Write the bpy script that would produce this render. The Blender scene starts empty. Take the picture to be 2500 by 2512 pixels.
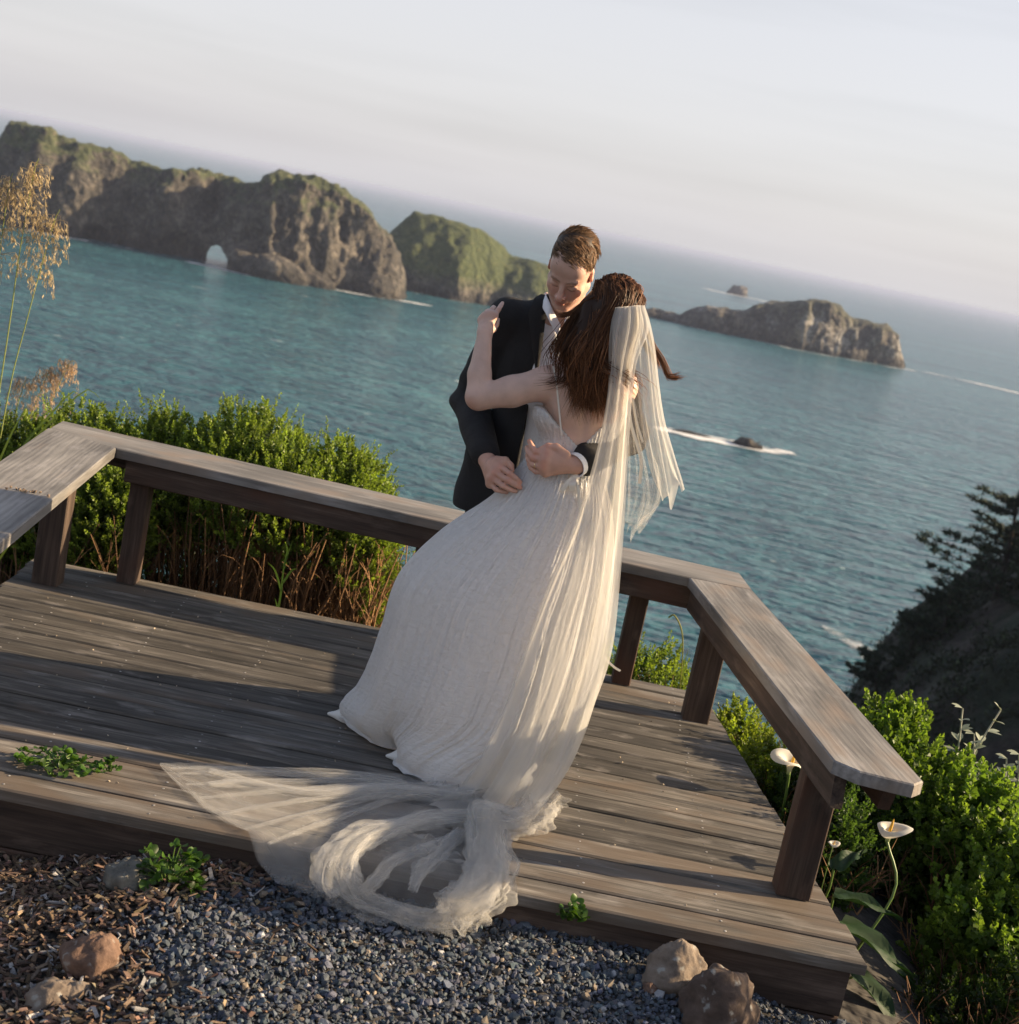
import bpy, math, random
import numpy as np
from mathutils import Vector, Matrix
random.seed(7); rng = np.random.default_rng(11)
sc = bpy.context.scene
COL = sc.collection
# ------------------------------------------------------------------ camera
FPX = 3543.0; ROLL = math.atan(0.2037); CH = 1.78
CAM = np.array([0.0, 0.0, CH])
PITCH = math.atan((1256 - (270 + 1234 * .2037)) * math.cos(ROLL) / FPX)
FWD = np.array([0, math.cos(PITCH), -math.sin(PITCH)])
_r = np.array([1.0, 0, 0]); _u = np.cross(_r, FWD)
CS = _r * math.cos(ROLL) + _u * math.sin(ROLL)
CT = -_r * math.sin(ROLL) + _u * math.cos(ROLL)
def P(x, y, Y):
    """point of the place at depth Y seen at photo position x, y (survey aid)"""
    v = FWD * FPX + CS * (x - 1250) + CT * (1256 - y)
    return CAM + v * (Y / v[1])
def PZ(x, y, z=0.0):
    v = FWD * FPX + CS * (x - 1250) + CT * (1256 - y)
    return CAM + v * ((z - CH) / v[2])
cam = bpy.data.objects.new('camera', bpy.data.cameras.new('camera')); COL.objects.link(cam)
cam.matrix_world = Matrix(((CS[0], CT[0], -FWD[0], CAM[0]), (CS[1], CT[1], -FWD[1], CAM[1]), (CS[2], CT[2], -FWD[2], CAM[2]), (0, 0, 0, 1)))
cam.data.sensor_fit = 'HORIZONTAL'; cam.data.sensor_width = 56.0; cam.data.lens = FPX / 2500 * 56
cam.data.clip_start = 0.1; cam.data.clip_end = 90000
cam.data.dof.use_dof = True; cam.data.dof.focus_distance = 4.55; cam.data.dof.aperture_fstop = 8.0
sc.camera = cam
# ------------------------------------------------------------------ light
SUN_AZ = math.radians(9); SUN_EL = math.radians(22)   # azimuth measured from +X towards +Y
SUND = Vector((math.cos(SUN_EL) * math.cos(SUN_AZ), math.cos(SUN_EL) * math.sin(SUN_AZ), math.sin(SUN_EL)))
w = bpy.data.worlds.new('World'); sc.world = w; w.use_nodes = True
nt = w.node_tree; nt.nodes.clear()
def wn(t, **k):
    n = nt.nodes.new(t)
    for a, b in k.items(): setattr(n, a, b)
    return n
wo = wn('ShaderNodeOutputWorld'); bg = wn('ShaderNodeBackground'); sky = wn('ShaderNodeTexSky', sky_type='NISHITA', sun_disc=False)
sky.sun_elevation = SUN_EL; sky.sun_rotation = math.pi / 2 - SUN_AZ
sky.air_density = 1.0; sky.dust_density = 3.0; sky.ozone_density = 1.5; sky.altitude = 40
hs = wn('ShaderNodeHueSaturation'); hs.inputs['Saturation'].default_value = 1.0; hs.inputs['Value'].default_value = 1.0
nt.links.new(sky.outputs[0], hs.inputs['Color'])
# sea fog: an even pale veil of cloud, densest low down, with faint long streaks
tc = wn('ShaderNodeTexCoord'); mp = wn('ShaderNodeMapping'); mp.inputs['Scale'].default_value = (1.1, 1.1, 16)
nz = wn('ShaderNodeTexNoise'); nz.inputs['Scale'].default_value = 2.2; nz.inputs['Detail'].default_value = 3
rmp = wn('ShaderNodeMapRange'); rmp.inputs[1].default_value = .40; rmp.inputs[2].default_value = .68; rmp.inputs[3].default_value = 1.0; rmp.inputs[4].default_value = .91
nt.links.new(tc.outputs['Generated'], mp.inputs[0]); nt.links.new(mp.outputs[0], nz.inputs['Vector']); nt.links.new(nz.outputs[0], rmp.inputs[0])
fogc = wn('ShaderNodeMix', data_type='RGBA', blend_type='MULTIPLY'); fogc.inputs[0].default_value = 1
fogc.inputs[6].default_value = (4.92, 4.78, 4.95, 1)
nt.links.new(rmp.outputs[0], fogc.inputs[7])
sepw = wn('ShaderNodeSeparateXYZ'); nt.links.new(tc.outputs['Generated'], sepw.inputs[0])
fogf = wn('ShaderNodeMapRange', interpolation_type='SMOOTHSTEP'); fogf.inputs[1].default_value = .10; fogf.inputs[2].default_value = .65; fogf.inputs[3].default_value = .74; fogf.inputs[4].default_value = .08
nt.links.new(sepw.outputs[2], fogf.inputs[0])
mx = wn('ShaderNodeMix', data_type='RGBA'); nt.links.new(fogf.outputs[0], mx.inputs[0])
nt.links.new(hs.outputs[0], mx.inputs[6]); nt.links.new(fogc.outputs[2], mx.inputs[7])
nt.links.new(mx.outputs[2], bg.inputs['Color']); bg.inputs['Strength'].default_value = 0.082
nt.links.new(bg.outputs[0], wo.inputs['Surface'])
sd = bpy.data.lights.new('sun', 'SUN'); sd.energy = 5.0; sd.angle = math.radians(0.6); sd.color = (1.0, .77, .49)
sun = bpy.data.objects.new('sun', sd); COL.objects.link(sun); sun.rotation_euler = SUND.to_track_quat('Z', 'Y').to_euler()
sc.view_settings.view_transform = 'Standard'; sc.view_settings.look = 'None'
sc.view_settings.exposure = 1.16; sc.view_settings.gamma = 1.0; sc.view_settings.use_curve_mapping = False
sc.render.engine = 'CYCLES'
cy = sc.cycles; cy.use_denoising = True; cy.max_bounces = 8; cy.diffuse_bounces = 3; cy.glossy_bounces = 3; cy.transmission_bounces = 4
cy.transparent_max_bounces = 40; cy.volume_bounces = 0; cy.caustics_reflective = False; cy.caustics_refractive = False
cy.sample_clamp_indirect = 4
# ------------------------------------------------------------------ helpers
def tag(o, label=None, cat=None, group=None, kind=None):
    if label: o['label'] = label
    if cat: o['category'] = cat
    if group: o['group'] = group
    if kind: o['kind'] = kind
    return o
def empty(name, loc=(0, 0, 0), label=None, cat=None, group=None):
    o = bpy.data.objects.new(name, None); COL.objects.link(o); o.location = loc; o.empty_display_size = .1
    return tag(o, label, cat, group)
def link(name, me, mat=None, parent=None, loc=None, M=None):
    o = bpy.data.objects.new(name, me); COL.objects.link(o)
    if mat is not None and not len(me.materials): me.materials.append(mat)
    if parent is not None:
        o.parent = parent
        # parents are placed by location only: keep world coordinates of the mesh
        o.matrix_parent_inverse = Matrix.Identity(4)
        if M is None: o.location = Vector(loc if loc is not None else (0, 0, 0)) - wloc(parent)
        else:
            M = M.copy(); M.translation = M.translation - wloc(parent); o.matrix_basis = M
    elif M is not None: o.matrix_basis = M
    elif loc is not None: o.location = loc
    return o
def wloc(o):
    v = Vector((0, 0, 0))
    while o is not None:
        v = v + o.location; o = o.parent
    return v
def mesh(name, V, F, smooth=True, col=None, uv=None):
    """V (n,3); F (m,3) or (m,4) array, or list of such arrays; col per-vertex rgb"""
    V = np.asarray(V, np.float32); Fs = F if isinstance(F, list) else [F]
    Fs = [np.asarray(f, np.int32) for f in Fs if len(f)]
    me = bpy.data.meshes.new(name)
    me.vertices.add(len(V)); me.vertices.foreach_set('co', V.ravel())
    nl = sum(f.size for f in Fs); npoly = sum(len(f) for f in Fs)
    me.loops.add(nl); me.polygons.add(npoly)
    me.loops.foreach_set('vertex_index', np.concatenate([f.ravel() for f in Fs]))
    st = []; o = 0
    for f in Fs:
        st.append(np.arange(len(f)) * f.shape[1] + o); o += f.size
    me.polygons.foreach_set('loop_start', np.concatenate(st).astype(np.int32))
    me.polygons.foreach_set('use_smooth', np.full(npoly, bool(smooth)))
    if col is not None:
        a = me.attributes.new('col', 'FLOAT_COLOR', 'POINT')
        c = np.ones((len(V), 4), np.float32); c[:, :3] = col; a.data.foreach_set('color', c.ravel())
    if uv is not None:
        a = me.attributes.new('st', 'FLOAT2', 'POINT'); a.data.foreach_set('vector', np.asarray(uv, np.float32).ravel())
    me.update(calc_edges=True); me.validate()
    return me
class MB:
    """collects pieces into one mesh"""
    def __init__(s): s.V = []; s.F3 = []; s.F4 = []; s.C = []; s.n = 0
    def add(s, V, F, col=None):
        V = np.asarray(V, float); F = np.asarray(F, int)
        s.V.append(V); (s.F3 if F.shape[1] == 3 else s.F4).append(F + s.n); s.n += len(V)
        s.C.append(np.broadcast_to(np.asarray(col if col is not None else (1, 1, 1), float), V.shape))
    def mesh(s, name, smooth=True):
        F = []
        if s.F3: F.append(np.concatenate(s.F3))
        if s.F4: F.append(np.concatenate(s.F4))
        return mesh(name, np.concatenate(s.V), F, smooth, np.concatenate(s.C))
def tube(pts, rad, n=6, caps=True):
    pts = np.asarray(pts, float); m = len(pts); rad = np.broadcast_to(np.asarray(rad, float), (m,))
    T = np.gradient(pts, axis=0); T /= np.linalg.norm(T, axis=1)[:, None] + 1e-9
    a = np.array([0, 0, 1.0]) if abs(T[0, 2]) < .9 else np.array([1.0, 0, 0])
    N = np.zeros_like(T); v = np.cross(T[0], a); v /= np.linalg.norm(v)
    for i in range(m):
        v = v - T[i] * (v @ T[i]); v /= np.linalg.norm(v) + 1e-9; N[i] = v
    B = np.cross(T, N); th = np.arange(n) * 2 * np.pi / n
    V = (pts[:, None, :] + rad[:, None, None] * (np.cos(th)[None, :, None] * N[:, None, :] + np.sin(th)[None, :, None] * B[:, None, :])).reshape(-1, 3)
    i, j = np.meshgrid(np.arange(m - 1), np.arange(n), indexing='ij'); k = (j + 1) % n
    F = np.stack([i * n + j, i * n + k, (i + 1) * n + k, (i + 1) * n + j], -1).reshape(-1, 4)
    return V, F
def grid_faces(nu, nv, closed=False):
    i, j = np.meshgrid(np.arange(nu - 1), np.arange(nv if closed else nv - 1), indexing='ij'); k = (j + 1) % nv
    return np.stack([i * nv + j, i * nv + k, (i + 1) * nv + k, (i + 1) * nv + j], -1).reshape(-1, 4)
def smooth_path(pts, n):
    """Catmull-Rom through the given points"""
    pts = np.asarray(pts, float); m = len(pts)
    Q = np.vstack([2 * pts[0] - pts[1], pts, 2 * pts[-1] - pts[-2]])
    t = np.linspace(0, m - 1 - 1e-9, n); i = t.astype(int); f = (t - i)[:, None]
    a, b, c, d = Q[i], Q[i + 1], Q[i + 2], Q[i + 3]
    return .5 * ((2 * b) + (c - a) * f + (2 * a - 5 * b + 4 * c - d) * f ** 2 + (3 * b - a - 3 * c + d) * f ** 3)
def _h(i, j, k, s):
    n = (i.astype(np.int64) * 374761393 + j.astype(np.int64) * 668265263 + k.astype(np.int64) * 2147483647 + s * 1274126177) & 0xffffffff
    n = ((n ^ (n >> 13)) * 1274126177) & 0xffffffff
    n = ((n ^ (n >> 16)) * 2246822519) & 0xffffffff
    return ((n ^ (n >> 15)) & 0xffffff) / float(0x800000) - 1
def noise(p, s=0):
    p = np.asarray(p, float); i = np.floor(p).astype(np.int64); f = p - i; f = f * f * (3 - 2 * f)
    x, y, z = i[..., 0], i[..., 1], i[..., 2]; u, v, t = f[..., 0], f[..., 1], f[..., 2]
    L = lambda a, b, q: a + (b - a) * q
    return L(L(L(_h(x, y, z, s), _h(x + 1, y, z, s), u), L(_h(x, y + 1, z, s), _h(x + 1, y + 1, z, s), u), v),
             L(L(_h(x, y, z + 1, s), _h(x + 1, y, z + 1, s), u), L(_h(x, y + 1, z + 1, s), _h(x + 1, y + 1, z + 1, s), u), v), t)
def fbm(p, o=4, s=0):
    p = np.asarray(p, float); r = 0; a = 1.0
    for k in range(o): r = r + a * noise(p, s + k); p = p * 2.03 + 7.7; a *= .5
    return r
# ---- implicit surfaces -> smooth meshes
class Field:
    def __init__(s, lo, hi, h):
        s.lo = np.asarray(lo, float); s.h = h; s.n = np.ceil((np.asarray(hi) - s.lo) / h).astype(int) + 1
        s.A = np.full(s.n, 9.0, np.float32)
    def box(s, lo, hi):
        a = np.maximum(np.floor((np.asarray(lo) - s.lo) / s.h).astype(int), 0); b = np.minimum(np.ceil((np.asarray(hi) - s.lo) / s.h).astype(int) + 1, s.n)
        return a, b
    def pts(s, a, b):
        ax = [s.lo[i] + np.arange(a[i], b[i]) * s.h for i in range(3)]
        return np.stack(np.meshgrid(*ax, indexing='ij'), -1)
    def put(s, fn, lo, hi, k=.01, sub=False):
        pad = max(k, 2 * s.h) * 1.5
        a, b = s.box(np.asarray(lo) - pad, np.asarray(hi) + pad)
        if np.any(b <= a): return s
        sl = tuple(slice(a[i], b[i]) for i in range(3))
        d = fn(s.pts(a, b)).astype(np.float32); A = s.A[sl]
        if sub:
            d = -d; q = np.clip(.5 - .5 * (d - A) / k, 0, 1); s.A[sl] = d + (A - d) * q + k * q * (1 - q)
        else:
            q = np.clip(.5 + .5 * (d - A) / k, 0, 1); s.A[sl] = d + (A - d) * q - k * q * (1 - q)
        return s
    def cone(s, p0, p1, r0, r1=None, k=.01, sub=False, flat=None):
        p0 = np.asarray(p0, float); p1 = np.asarray(p1, float); r1 = r0 if r1 is None else r1
        d = p1 - p0; L2 = d @ d + 1e-12
        def fn(p):
            t = np.clip(((p - p0) @ d) / L2, 0, 1); v = p - p0 - t[..., None] * d
            if flat is not None:     # flat = (axis, factor): squeeze across one axis
                ax = np.asarray(flat[0], float); c = v @ ax
                return np.sqrt(np.maximum((v * v).sum(-1) - c * c, 0) + (c / flat[1]) ** 2) - (r0 + (r1 - r0) * t)
            return np.sqrt((v * v).sum(-1)) - (r0 + (r1 - r0) * t)
        R = max(r0, r1)
        return s.put(fn, np.minimum(p0, p1) - R, np.maximum(p0, p1) + R, k, sub)
    def chain(s, pts, rad, k=.008, **q):
        for i in range(len(pts) - 1): s.cone(pts[i], pts[i + 1], rad[i], rad[i + 1], k, **q)
        return s
    def ell(s, c, r, R=None, k=.01, sub=False):
        c = np.asarray(c, float); r = np.asarray(r, float); R = np.eye(3) if R is None else np.asarray(R)
        def fn(p):
            q = (p - c) @ R; a = np.sqrt(((q / r) ** 2).sum(-1)); b = np.sqrt(((q / r ** 2) ** 2).sum(-1)) + 1e-9
            return a * (a - 1) / b
        e = np.abs(R) @ r
        return s.put(fn, c - e, c + e, k, sub)
    def rbox(s, c, hs, rr, R=None, k=.01, sub=False):
        c = np.asarray(c, float); hs = np.asarray(hs, float); R = np.eye(3) if R is None else np.asarray(R)
        def fn(p):
            q = np.abs((p - c) @ R) - (hs - rr)
            return np.sqrt((np.maximum(q, 0) ** 2).sum(-1)) + np.minimum(q.max(-1), 0) - rr
        e = np.abs(R) @ hs
        return s.put(fn, c - e, c + e, k, sub)
    def extract(s):
        A = s.A; S = A < 0
        c = S[:-1, :-1, :-1].astype(np.int8)
        n = np.zeros(np.array(A.shape) - 1, np.int8)
        for i in (0, 1):
            for j in (0, 1):
                for k in (0, 1): n += S[i:A.shape[0] - 1 + i, j:A.shape[1] - 1 + j, k:A.shape[2] - 1 + k]
        I = np.argwhere((n > 0) & (n < 8))
        cs = np.array(n.shape); ids = (I[:, 0] * cs[1] + I[:, 1]) * cs[2] + I[:, 2]
        acc = np.zeros((len(I), 3)); cnt = np.zeros(len(I))
        co = [np.array(q) for q in np.ndindex(2, 2, 2)]
        for a in co:
            for ax in range(3):
                if a[ax]: continue
                b = a.copy(); b[ax] = 1
                va = A[tuple((I + a).T)]; vb = A[tuple((I + b).T)]
                m = (va < 0) != (vb < 0); t = np.where(m, va / np.where(m, va - vb, 1), 0)
                pt = np.repeat(a[None].astype(float), len(I), 0); pt[:, ax] += t
                acc += pt * m[:, None]; cnt += m
        V = s.lo + (I + acc / cnt[:, None]) * s.h
        F = []
        for ax in range(3):
            o1, o2 = (ax + 1) % 3, (ax + 2) % 3
            sa = [slice(1, -1)] * 3; sb = [slice(1, -1)] * 3
            sa[ax] = slice(0, -1); sb[ax] = slice(1, None)
            m = S[tuple(sa)] != S[tuple(sb)]
            E = np.argwhere(m); off = np.ones(3, int); off[ax] = 0; E = E + off
            ins = S[tuple(E.T)]
            q = []
            for d1, d2 in ((-1, -1), (0, -1), (0, 0), (-1, 0)):
                e = E.copy(); e[:, o1] += d1; e[:, o2] += d2
                q.append((e[:, 0] * cs[1] + e[:, 1]) * cs[2] + e[:, 2])
            q = np.stack(q, 1); q[~ins] = q[~ins][:, ::-1]
            F.append(np.searchsorted(ids, q))
        return V, np.concatenate(F)
def relax(V, F, it=1, lam=.5):
    """a little Laplacian smoothing"""
    e = np.concatenate([F[:, [i, (i + 1) % F.shape[1]]] for i in range(F.shape[1])])
    for _ in range(it):
        a = np.zeros_like(V); n = np.zeros(len(V))
        for x, y in ((0, 1), (1, 0)):
            for q in range(3): a[:, q] += np.bincount(e[:, x], V[e[:, y], q], len(V))
            n += np.bincount(e[:, x], minlength=len(V))
        V = V + lam * (a / np.maximum(n, 1)[:, None] - V)
    return V
def vnormals(V, F):
    a = np.cross(V[F[:, 2]] - V[F[:, 0]], V[F[:, 3 if F.shape[1] == 4 else 1]] - V[F[:, 1]])
    N = np.zeros_like(V)
    for i in range(F.shape[1]):
        for q in range(3): N[:, q] += np.bincount(F[:, i], a[:, q], len(V))
    return N / (np.linalg.norm(N, axis=1)[:, None] + 1e-12)
# ---- materials
class Mat:
    def __init__(s, name):
        s.m = bpy.data.materials.new(name); s.m.use_nodes = True; s.t = s.m.node_tree; s.t.nodes.clear()
        s.out = s.n('ShaderNodeOutputMaterial')
    def n(s, t, ins=None, **k):
        x = s.t.nodes.new(t)
        for a, b in k.items(): setattr(x, a, b)
        for a, b in (ins or {}).items(): s.set(x, a, b)
        return x
    def set(s, x, a, b):
        i = x.inputs[a]
        if hasattr(b, 'is_output'): s.t.links.new(b, i)
        elif hasattr(b, 'outputs'): s.t.links.new(b.outputs[0], i)
        else: i.default_value = b
    def coord(s, kind='Object', scale=(1, 1, 1), rot=(0, 0, 0)):
        c = s.n('ShaderNodeTexCoord'); return s.n('ShaderNodeMapping', {0: c.outputs[kind], 3: scale, 2: rot})
    def noise(s, vec, scale, detail=4, rough=.55, dist=0):
        return s.n('ShaderNodeTexNoise', {'Vector': vec, 'Scale': scale, 'Detail': detail, 'Roughness': rough, 'Distortion': dist})
    def ramp(s, fac, stops):
        r = s.n('ShaderNodeValToRGB', {0: fac}); e = r.color_ramp.elements
        while len(e) < len(stops): e.new(.5)
        for x, (p, c) in zip(e, stops): x.position = p; x.color = c if len(c) == 4 else (*c, 1)
        return r
    def mix(s, f, a, b, mode='MIX'):
        x = s.n('ShaderNodeMix', data_type='RGBA', blend_type=mode); s.set(x, 0, f); s.set(x, 6, a); s.set(x, 7, b); return x.outputs[2]
    def math(s, op, a, b=0.0, c=None):
        x = s.n('ShaderNodeMath', operation=op); s.set(x, 0, a); s.set(x, 1, b)
        if c is not None: s.set(x, 2, c)
        return x
    def rng(s, v, a, b, c=0.0, d=1.0): return s.n('ShaderNodeMapRange', {0: v, 1: a, 2: b, 3: c, 4: d})
    def attr(s, name='col'): return s.n('ShaderNodeAttribute', attribute_name=name)
    def bump(s, h, strength=.3, dist=.01, normal=None):
        b = s.n('ShaderNodeBump', {'Height': h, 'Strength': strength, 'Distance': dist})
        if normal is not None: s.set(b, 'Normal', normal)
        return b
    def bsdf(s, col, rough=.6, bump=None, **k):
        ins = {'Base Color': col, 'Roughness': rough}
        if bump is not None: ins['Normal'] = bump
        ins.update(k); return s.n('ShaderNodeBsdfPrincipled', ins)
    def done(s, sh): s.t.links.new(sh.outputs[0] if hasattr(sh, 'outputs') else sh, s.out.inputs[0]); return s.m
def c4(*c): return (*c, 1)
# ------------------------------------------------------------------ materials
def wood_mat(name, dark, mid, light, rough=.75, grain=1.0, red=0.0, rings=False, vary=.35):
    m = Mat(name); oi = m.n('ShaderNodeObjectInfo')
    tc_ = m.n('ShaderNodeTexCoord'); off = m.n('ShaderNodeVectorMath', {0: tc_.outputs['Object']}, operation='ADD')
    cmb = m.n('ShaderNodeCombineXYZ', {0: m.math('MULTIPLY', oi.outputs['Random'], 37.0), 1: m.math('MULTIPLY', oi.outputs['Random'], 13.0), 2: 0.0})
    m.set(off, 1, cmb)
    g = m.n('ShaderNodeMapping', {0: off, 3: (1.6, 42, 42)}); g2 = m.n('ShaderNodeMapping', {0: off, 3: (6, 150, 150)}); g3 = m.n('ShaderNodeMapping', {0: off, 3: (1.3, 5, 5)})
    if rings:
        g = m.n('ShaderNodeMapping', {0: off, 3: (2.2, 16, 16)})
    n1 = m.noise(g, 1.0, 5, .6, .6); n2 = m.noise(g2, 1.0, 3, .6); n3 = m.noise(g3, 1.0, 4, .55)
    f = m.math('ADD', m.math('MULTIPLY', n1, .55), m.math('MULTIPLY', n2, .45))
    if rings:
        wv = m.n('ShaderNodeTexWave', {'Vector': m.n('ShaderNodeMapping', {0: off, 3: (1.1, 9, 9)}), 'Scale': 1.6, 'Distortion': 12, 'Detail': 3, 'Detail Scale': .7}, bands_direction='Y')
        f = m.math('ADD', m.math('MULTIPLY', f, .87), m.math('MULTIPLY', wv.outputs[1], .13))
    c = m.ramp(f, [(.30, dark), (.50, mid), (.72, light)])
    wear = m.rng(n3, .38, .68, .55, 1.25)
    tone = m.math('MULTIPLY', wear, m.rng(oi.outputs['Random'], 0, 1, 1 - vary, 1 + vary * .8))
    cc = m.n('ShaderNodeVectorMath', {0: c.outputs[0], 3: tone}, operation='SCALE')
    # greenish grey film and whitish scuffs
    n4 = m.noise(m.n('ShaderNodeMapping', {0: off, 3: (3, 9, 9)}), 1.7, 5, .6)
    cc2 = m.mix(m.rng(n4, .56, .74, 0, .5), cc.outputs[0], c4(*[x * 1.15 for x in (light[0], light[1], light[2] * 1.05)]))
    n5 = m.noise(m.n('ShaderNodeMapping', {0: off, 3: (1.5, 4, 4)}), 2.3, 3, .5)
    cc3 = m.mix(m.rng(m.math('ADD', n5, m.math('MULTIPLY', m.math('SUBTRACT', oi.outputs['Random'], .5), .35)), .50, .68, 0, .75), cc2, c4(mid[0] * (.95 + red), mid[1] * .80, mid[2] * .68))
    b = m.bump(f, .55 * grain, .004)
    return m.done(m.bsdf(cc3, m.rng(n2, .2, .8, rough - .12, min(1, rough + .12)), b, **{'Specular IOR Level': .35}))
M_deck = wood_mat('weathered deck wood', (.027, .024, .022), (.126, .112, .097), (.31, .283, .25), vary=.5)
M_seat = wood_mat('weathered seat wood', (.125, .115, .107), (.220, .206, .192), (.315, .298, .278), .68, .8, rings=True, vary=.12)
M_beam = wood_mat('dark redwood', (.024, .015, .012), (.074, .049, .037), (.15, .108, .082), .8, 1.0, .12, vary=.2)
def plain(name, col, rough=.6, **k):
    m = Mat(name); return m.done(m.bsdf(c4(*col), rough, **k))
def leaf_mat(name, rough=.45, trans=.45, k=1.0, gain=(1.25, 1.3, .55)):
    m = Mat(name); a = m.attr()
    d = m.bsdf(a.outputs['Color'], rough, **{'Specular IOR Level': .35})
    tcol = m.n('ShaderNodeVectorMath', {0: a.outputs['Color'], 1: gain}, operation='MULTIPLY')
    t = m.n('ShaderNodeBsdfTranslucent', {'Color': tcol})
    return m.done(m.n('ShaderNodeMixShader', {0: trans, 1: d, 2: t}))
M_leaf = leaf_mat('small green leaves')
def attr_mat(name, rough=.8, bscale=60, bstr=.3, bdist=.004):
    m = Mat(name); a = m.attr(); n = m.noise(m.coord('Object'), bscale, 5, .6)
    c = m.n('ShaderNodeVectorMath', {0: a.outputs['Color'], 3: m.rng(n, .25, .75, .65, 1.35)}, operation='SCALE')
    return m.done(m.bsdf(c.outputs[0], rough, m.bump(n, bstr, bdist)))
M_twig = attr_mat('bark', .85, 80)
M_stone = attr_mat('stone', .8, 70, .35, .004)
# ------------------------------------------------------------------ sea
SEA = -43.2
def sea_mat():
    m = Mat('sea water'); co = m.coord('Object')
    def lay(sx, sy, rot, det=3):
        mp_ = m.n('ShaderNodeMapping', {0: m.n('ShaderNodeTexCoord').outputs['Object'], 2: (0, 0, rot), 3: (sx, sy, 1)})
        return m.noise(mp_, 1.0, det, .55, .3)
    swell = lay(1 / 42, 1 / 15, .25, 2); chop = lay(1 / 13, 1 / 5.0, .12, 3); rip = lay(1 / 3.6, 1 / 1.6, -.1, 2)
    h = m.math('ADD', m.math('MULTIPLY', swell, 4.5), m.math('ADD', m.math('MULTIPLY', chop, 5.0), m.math('MULTIPLY', rip, 2.0)))
    patch = lay(1 / 260, 1 / 120, .4, 4); patch2 = lay(1 / 70, 1 / 26, .2, 4)
    base = m.ramp(patch, [(.32, (.018, .070, .092)), (.52, (.032, .112, .138)), (.72, (.054, .160, .182))])
    base2 = m.mix(m.rng(patch2, .4, .7, 0, .55), base.outputs[0], c4(.010, .055, .072))
    # small whitecaps
    cap = lay(1 / 9, 1 / 2.2, .12, 5); cap2 = lay(1 / 60, 1 / 40, 0, 2)
    fo = m.math('MULTIPLY', m.rng(cap, .675, .74), m.rng(cap2, .5, .62))
    col = m.mix(fo, base2, c4(.72, .72, .70))
    b = m.bump(h, 1.0, 1.0)
    return m.done(m.bsdf(col, m.math('ADD', .24, m.math('MULTIPLY', fo, .6)), b, **{'IOR': 1.333, 'Specular IOR Level': .5}))
n = 96; th = np.arange(n) * 2 * np.pi / n; rr = np.array([0.1, 60, 200, 500, 1200, 3000, 9000, 25000, 62000])
V = np.stack([np.outer(rr, np.cos(th)), np.outer(rr, np.sin(th)), np.zeros((len(rr), n))], -1).reshape(-1, 3)
o = link('sea', mesh('sea', V, grid_faces(len(rr), n, True)[:, ::-1], False), sea_mat(), loc=(0, 0, SEA)); tag(o, kind='structure', label='teal ocean water running out to the hazy horizon')
# ------------------------------------------------------------------ bluff: gravel pad, slope and the headland
def sstep(a, b, x): t = np.clip((x - a) / (b - a), 0, 1); return t * t * (3 - 2 * t)
def pad_z(x, y):
    z = -.105 - .115 * sstep(-.62, -1.2, x) - .10 * sstep(.62, 1.15, x) - .07 * sstep(3.5, 3.0, y) * sstep(-.3, -.8, x)
    return z - .12 * sstep(1.2, 1.7, x) * sstep(3.3, 4.2, y)
def bluff_z(x, y):
    z = pad_z(x, y)
    d = np.maximum(y - 5.95, 0); z = z - d * .38 - np.maximum(d - 1.6, 0) * .75
    dx = np.maximum(x - 1.5, 0) * sstep(3.0, 4.5, y); z = z - np.minimum(dx, 3) * .28
    # headland across the cove
    q = np.stack([x, y, 0 * x], -1)
    u = (y - 82) / 34
    xr = x * 80 / np.maximum(y, 45)
    up = np.interp(xr, [0, 14, 19, 22, 24, 26.3, 30, 40, 60], [-90, -62, -36, -23, -18.6, -16, -12.5, -6, 2]) - 24 * np.maximum(np.abs(u) - .45, 0) ** 1.3 * 2
    up = up + .9 * fbm(q * .12, 4, 5) + .5 * fbm(q * .5, 3, 9)
    far = sstep(9, 20, y)
    z = z + far * .9 * fbm(q * .2, 3, 3)
    return np.maximum(np.maximum(z, -60), np.where(y > 20, up, -80))
def ax_(vals): return np.unique(np.concatenate(vals))
gx = ax_([np.arange(-120, -4, 3.0), np.arange(-4, 4, .08), np.arange(4, 12, .5), np.arange(12, 70, .8), np.arange(70, 130, 4)])
gy = ax_([np.arange(-60, 1.5, 3.0), np.arange(1.5, 8, .08), np.arange(8, 30, .8), np.arange(30, 125, .8), np.arange(125, 140, 5)])
X, Y = np.meshgrid(gx, gy, indexing='ij')
Z = bluff_z(X, Y) + np.where(Y < 8, .006 * fbm(np.stack([X, Y, X * 0], -1) * 9, 3, 2), 0)
def ground_mat():
    m = Mat('soil and scrub'); co = m.coord('Object'); n1 = m.noise(co, 14, 6, .6); n2 = m.noise(co, .25, 6, .65); n3 = m.noise(co, 1.3, 5, .6)
    near = m.ramp(n1, [(.3, (.020, .017, .015)), (.55, (.048, .042, .037)), (.75, (.085, .075, .066))])
    farc = m.ramp(n3, [(.3, (.012, .010, .008)), (.52, (.032, .024, .018)), (.75, (.060, .046, .036))])  # far soil darkened, its colour standing in for the headland's deep shade
    scr = m.ramp(n3, [(.3, (.006, .010, .005)), (.7, (.020, .028, .012))])
    f2 = m.mix(m.rng(n2, .42, .56), farc.outputs[0], scr.outputs[0])
    sep = m.n('ShaderNodeSeparateXYZ', {0: m.n('ShaderNodeTexCoord').outputs['Object']})
    c = m.mix(m.rng(sep.outputs[1], 6.0, 9.0), near.outputs[0], f2)
    return m.done(m.bsdf(c, .95, m.bump(n3, .8, .4)))
o = link('ground', mesh('ground', np.stack([X, Y, Z], -1).reshape(-1, 3), grid_faces(len(gx), len(gy))), ground_mat())
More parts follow.
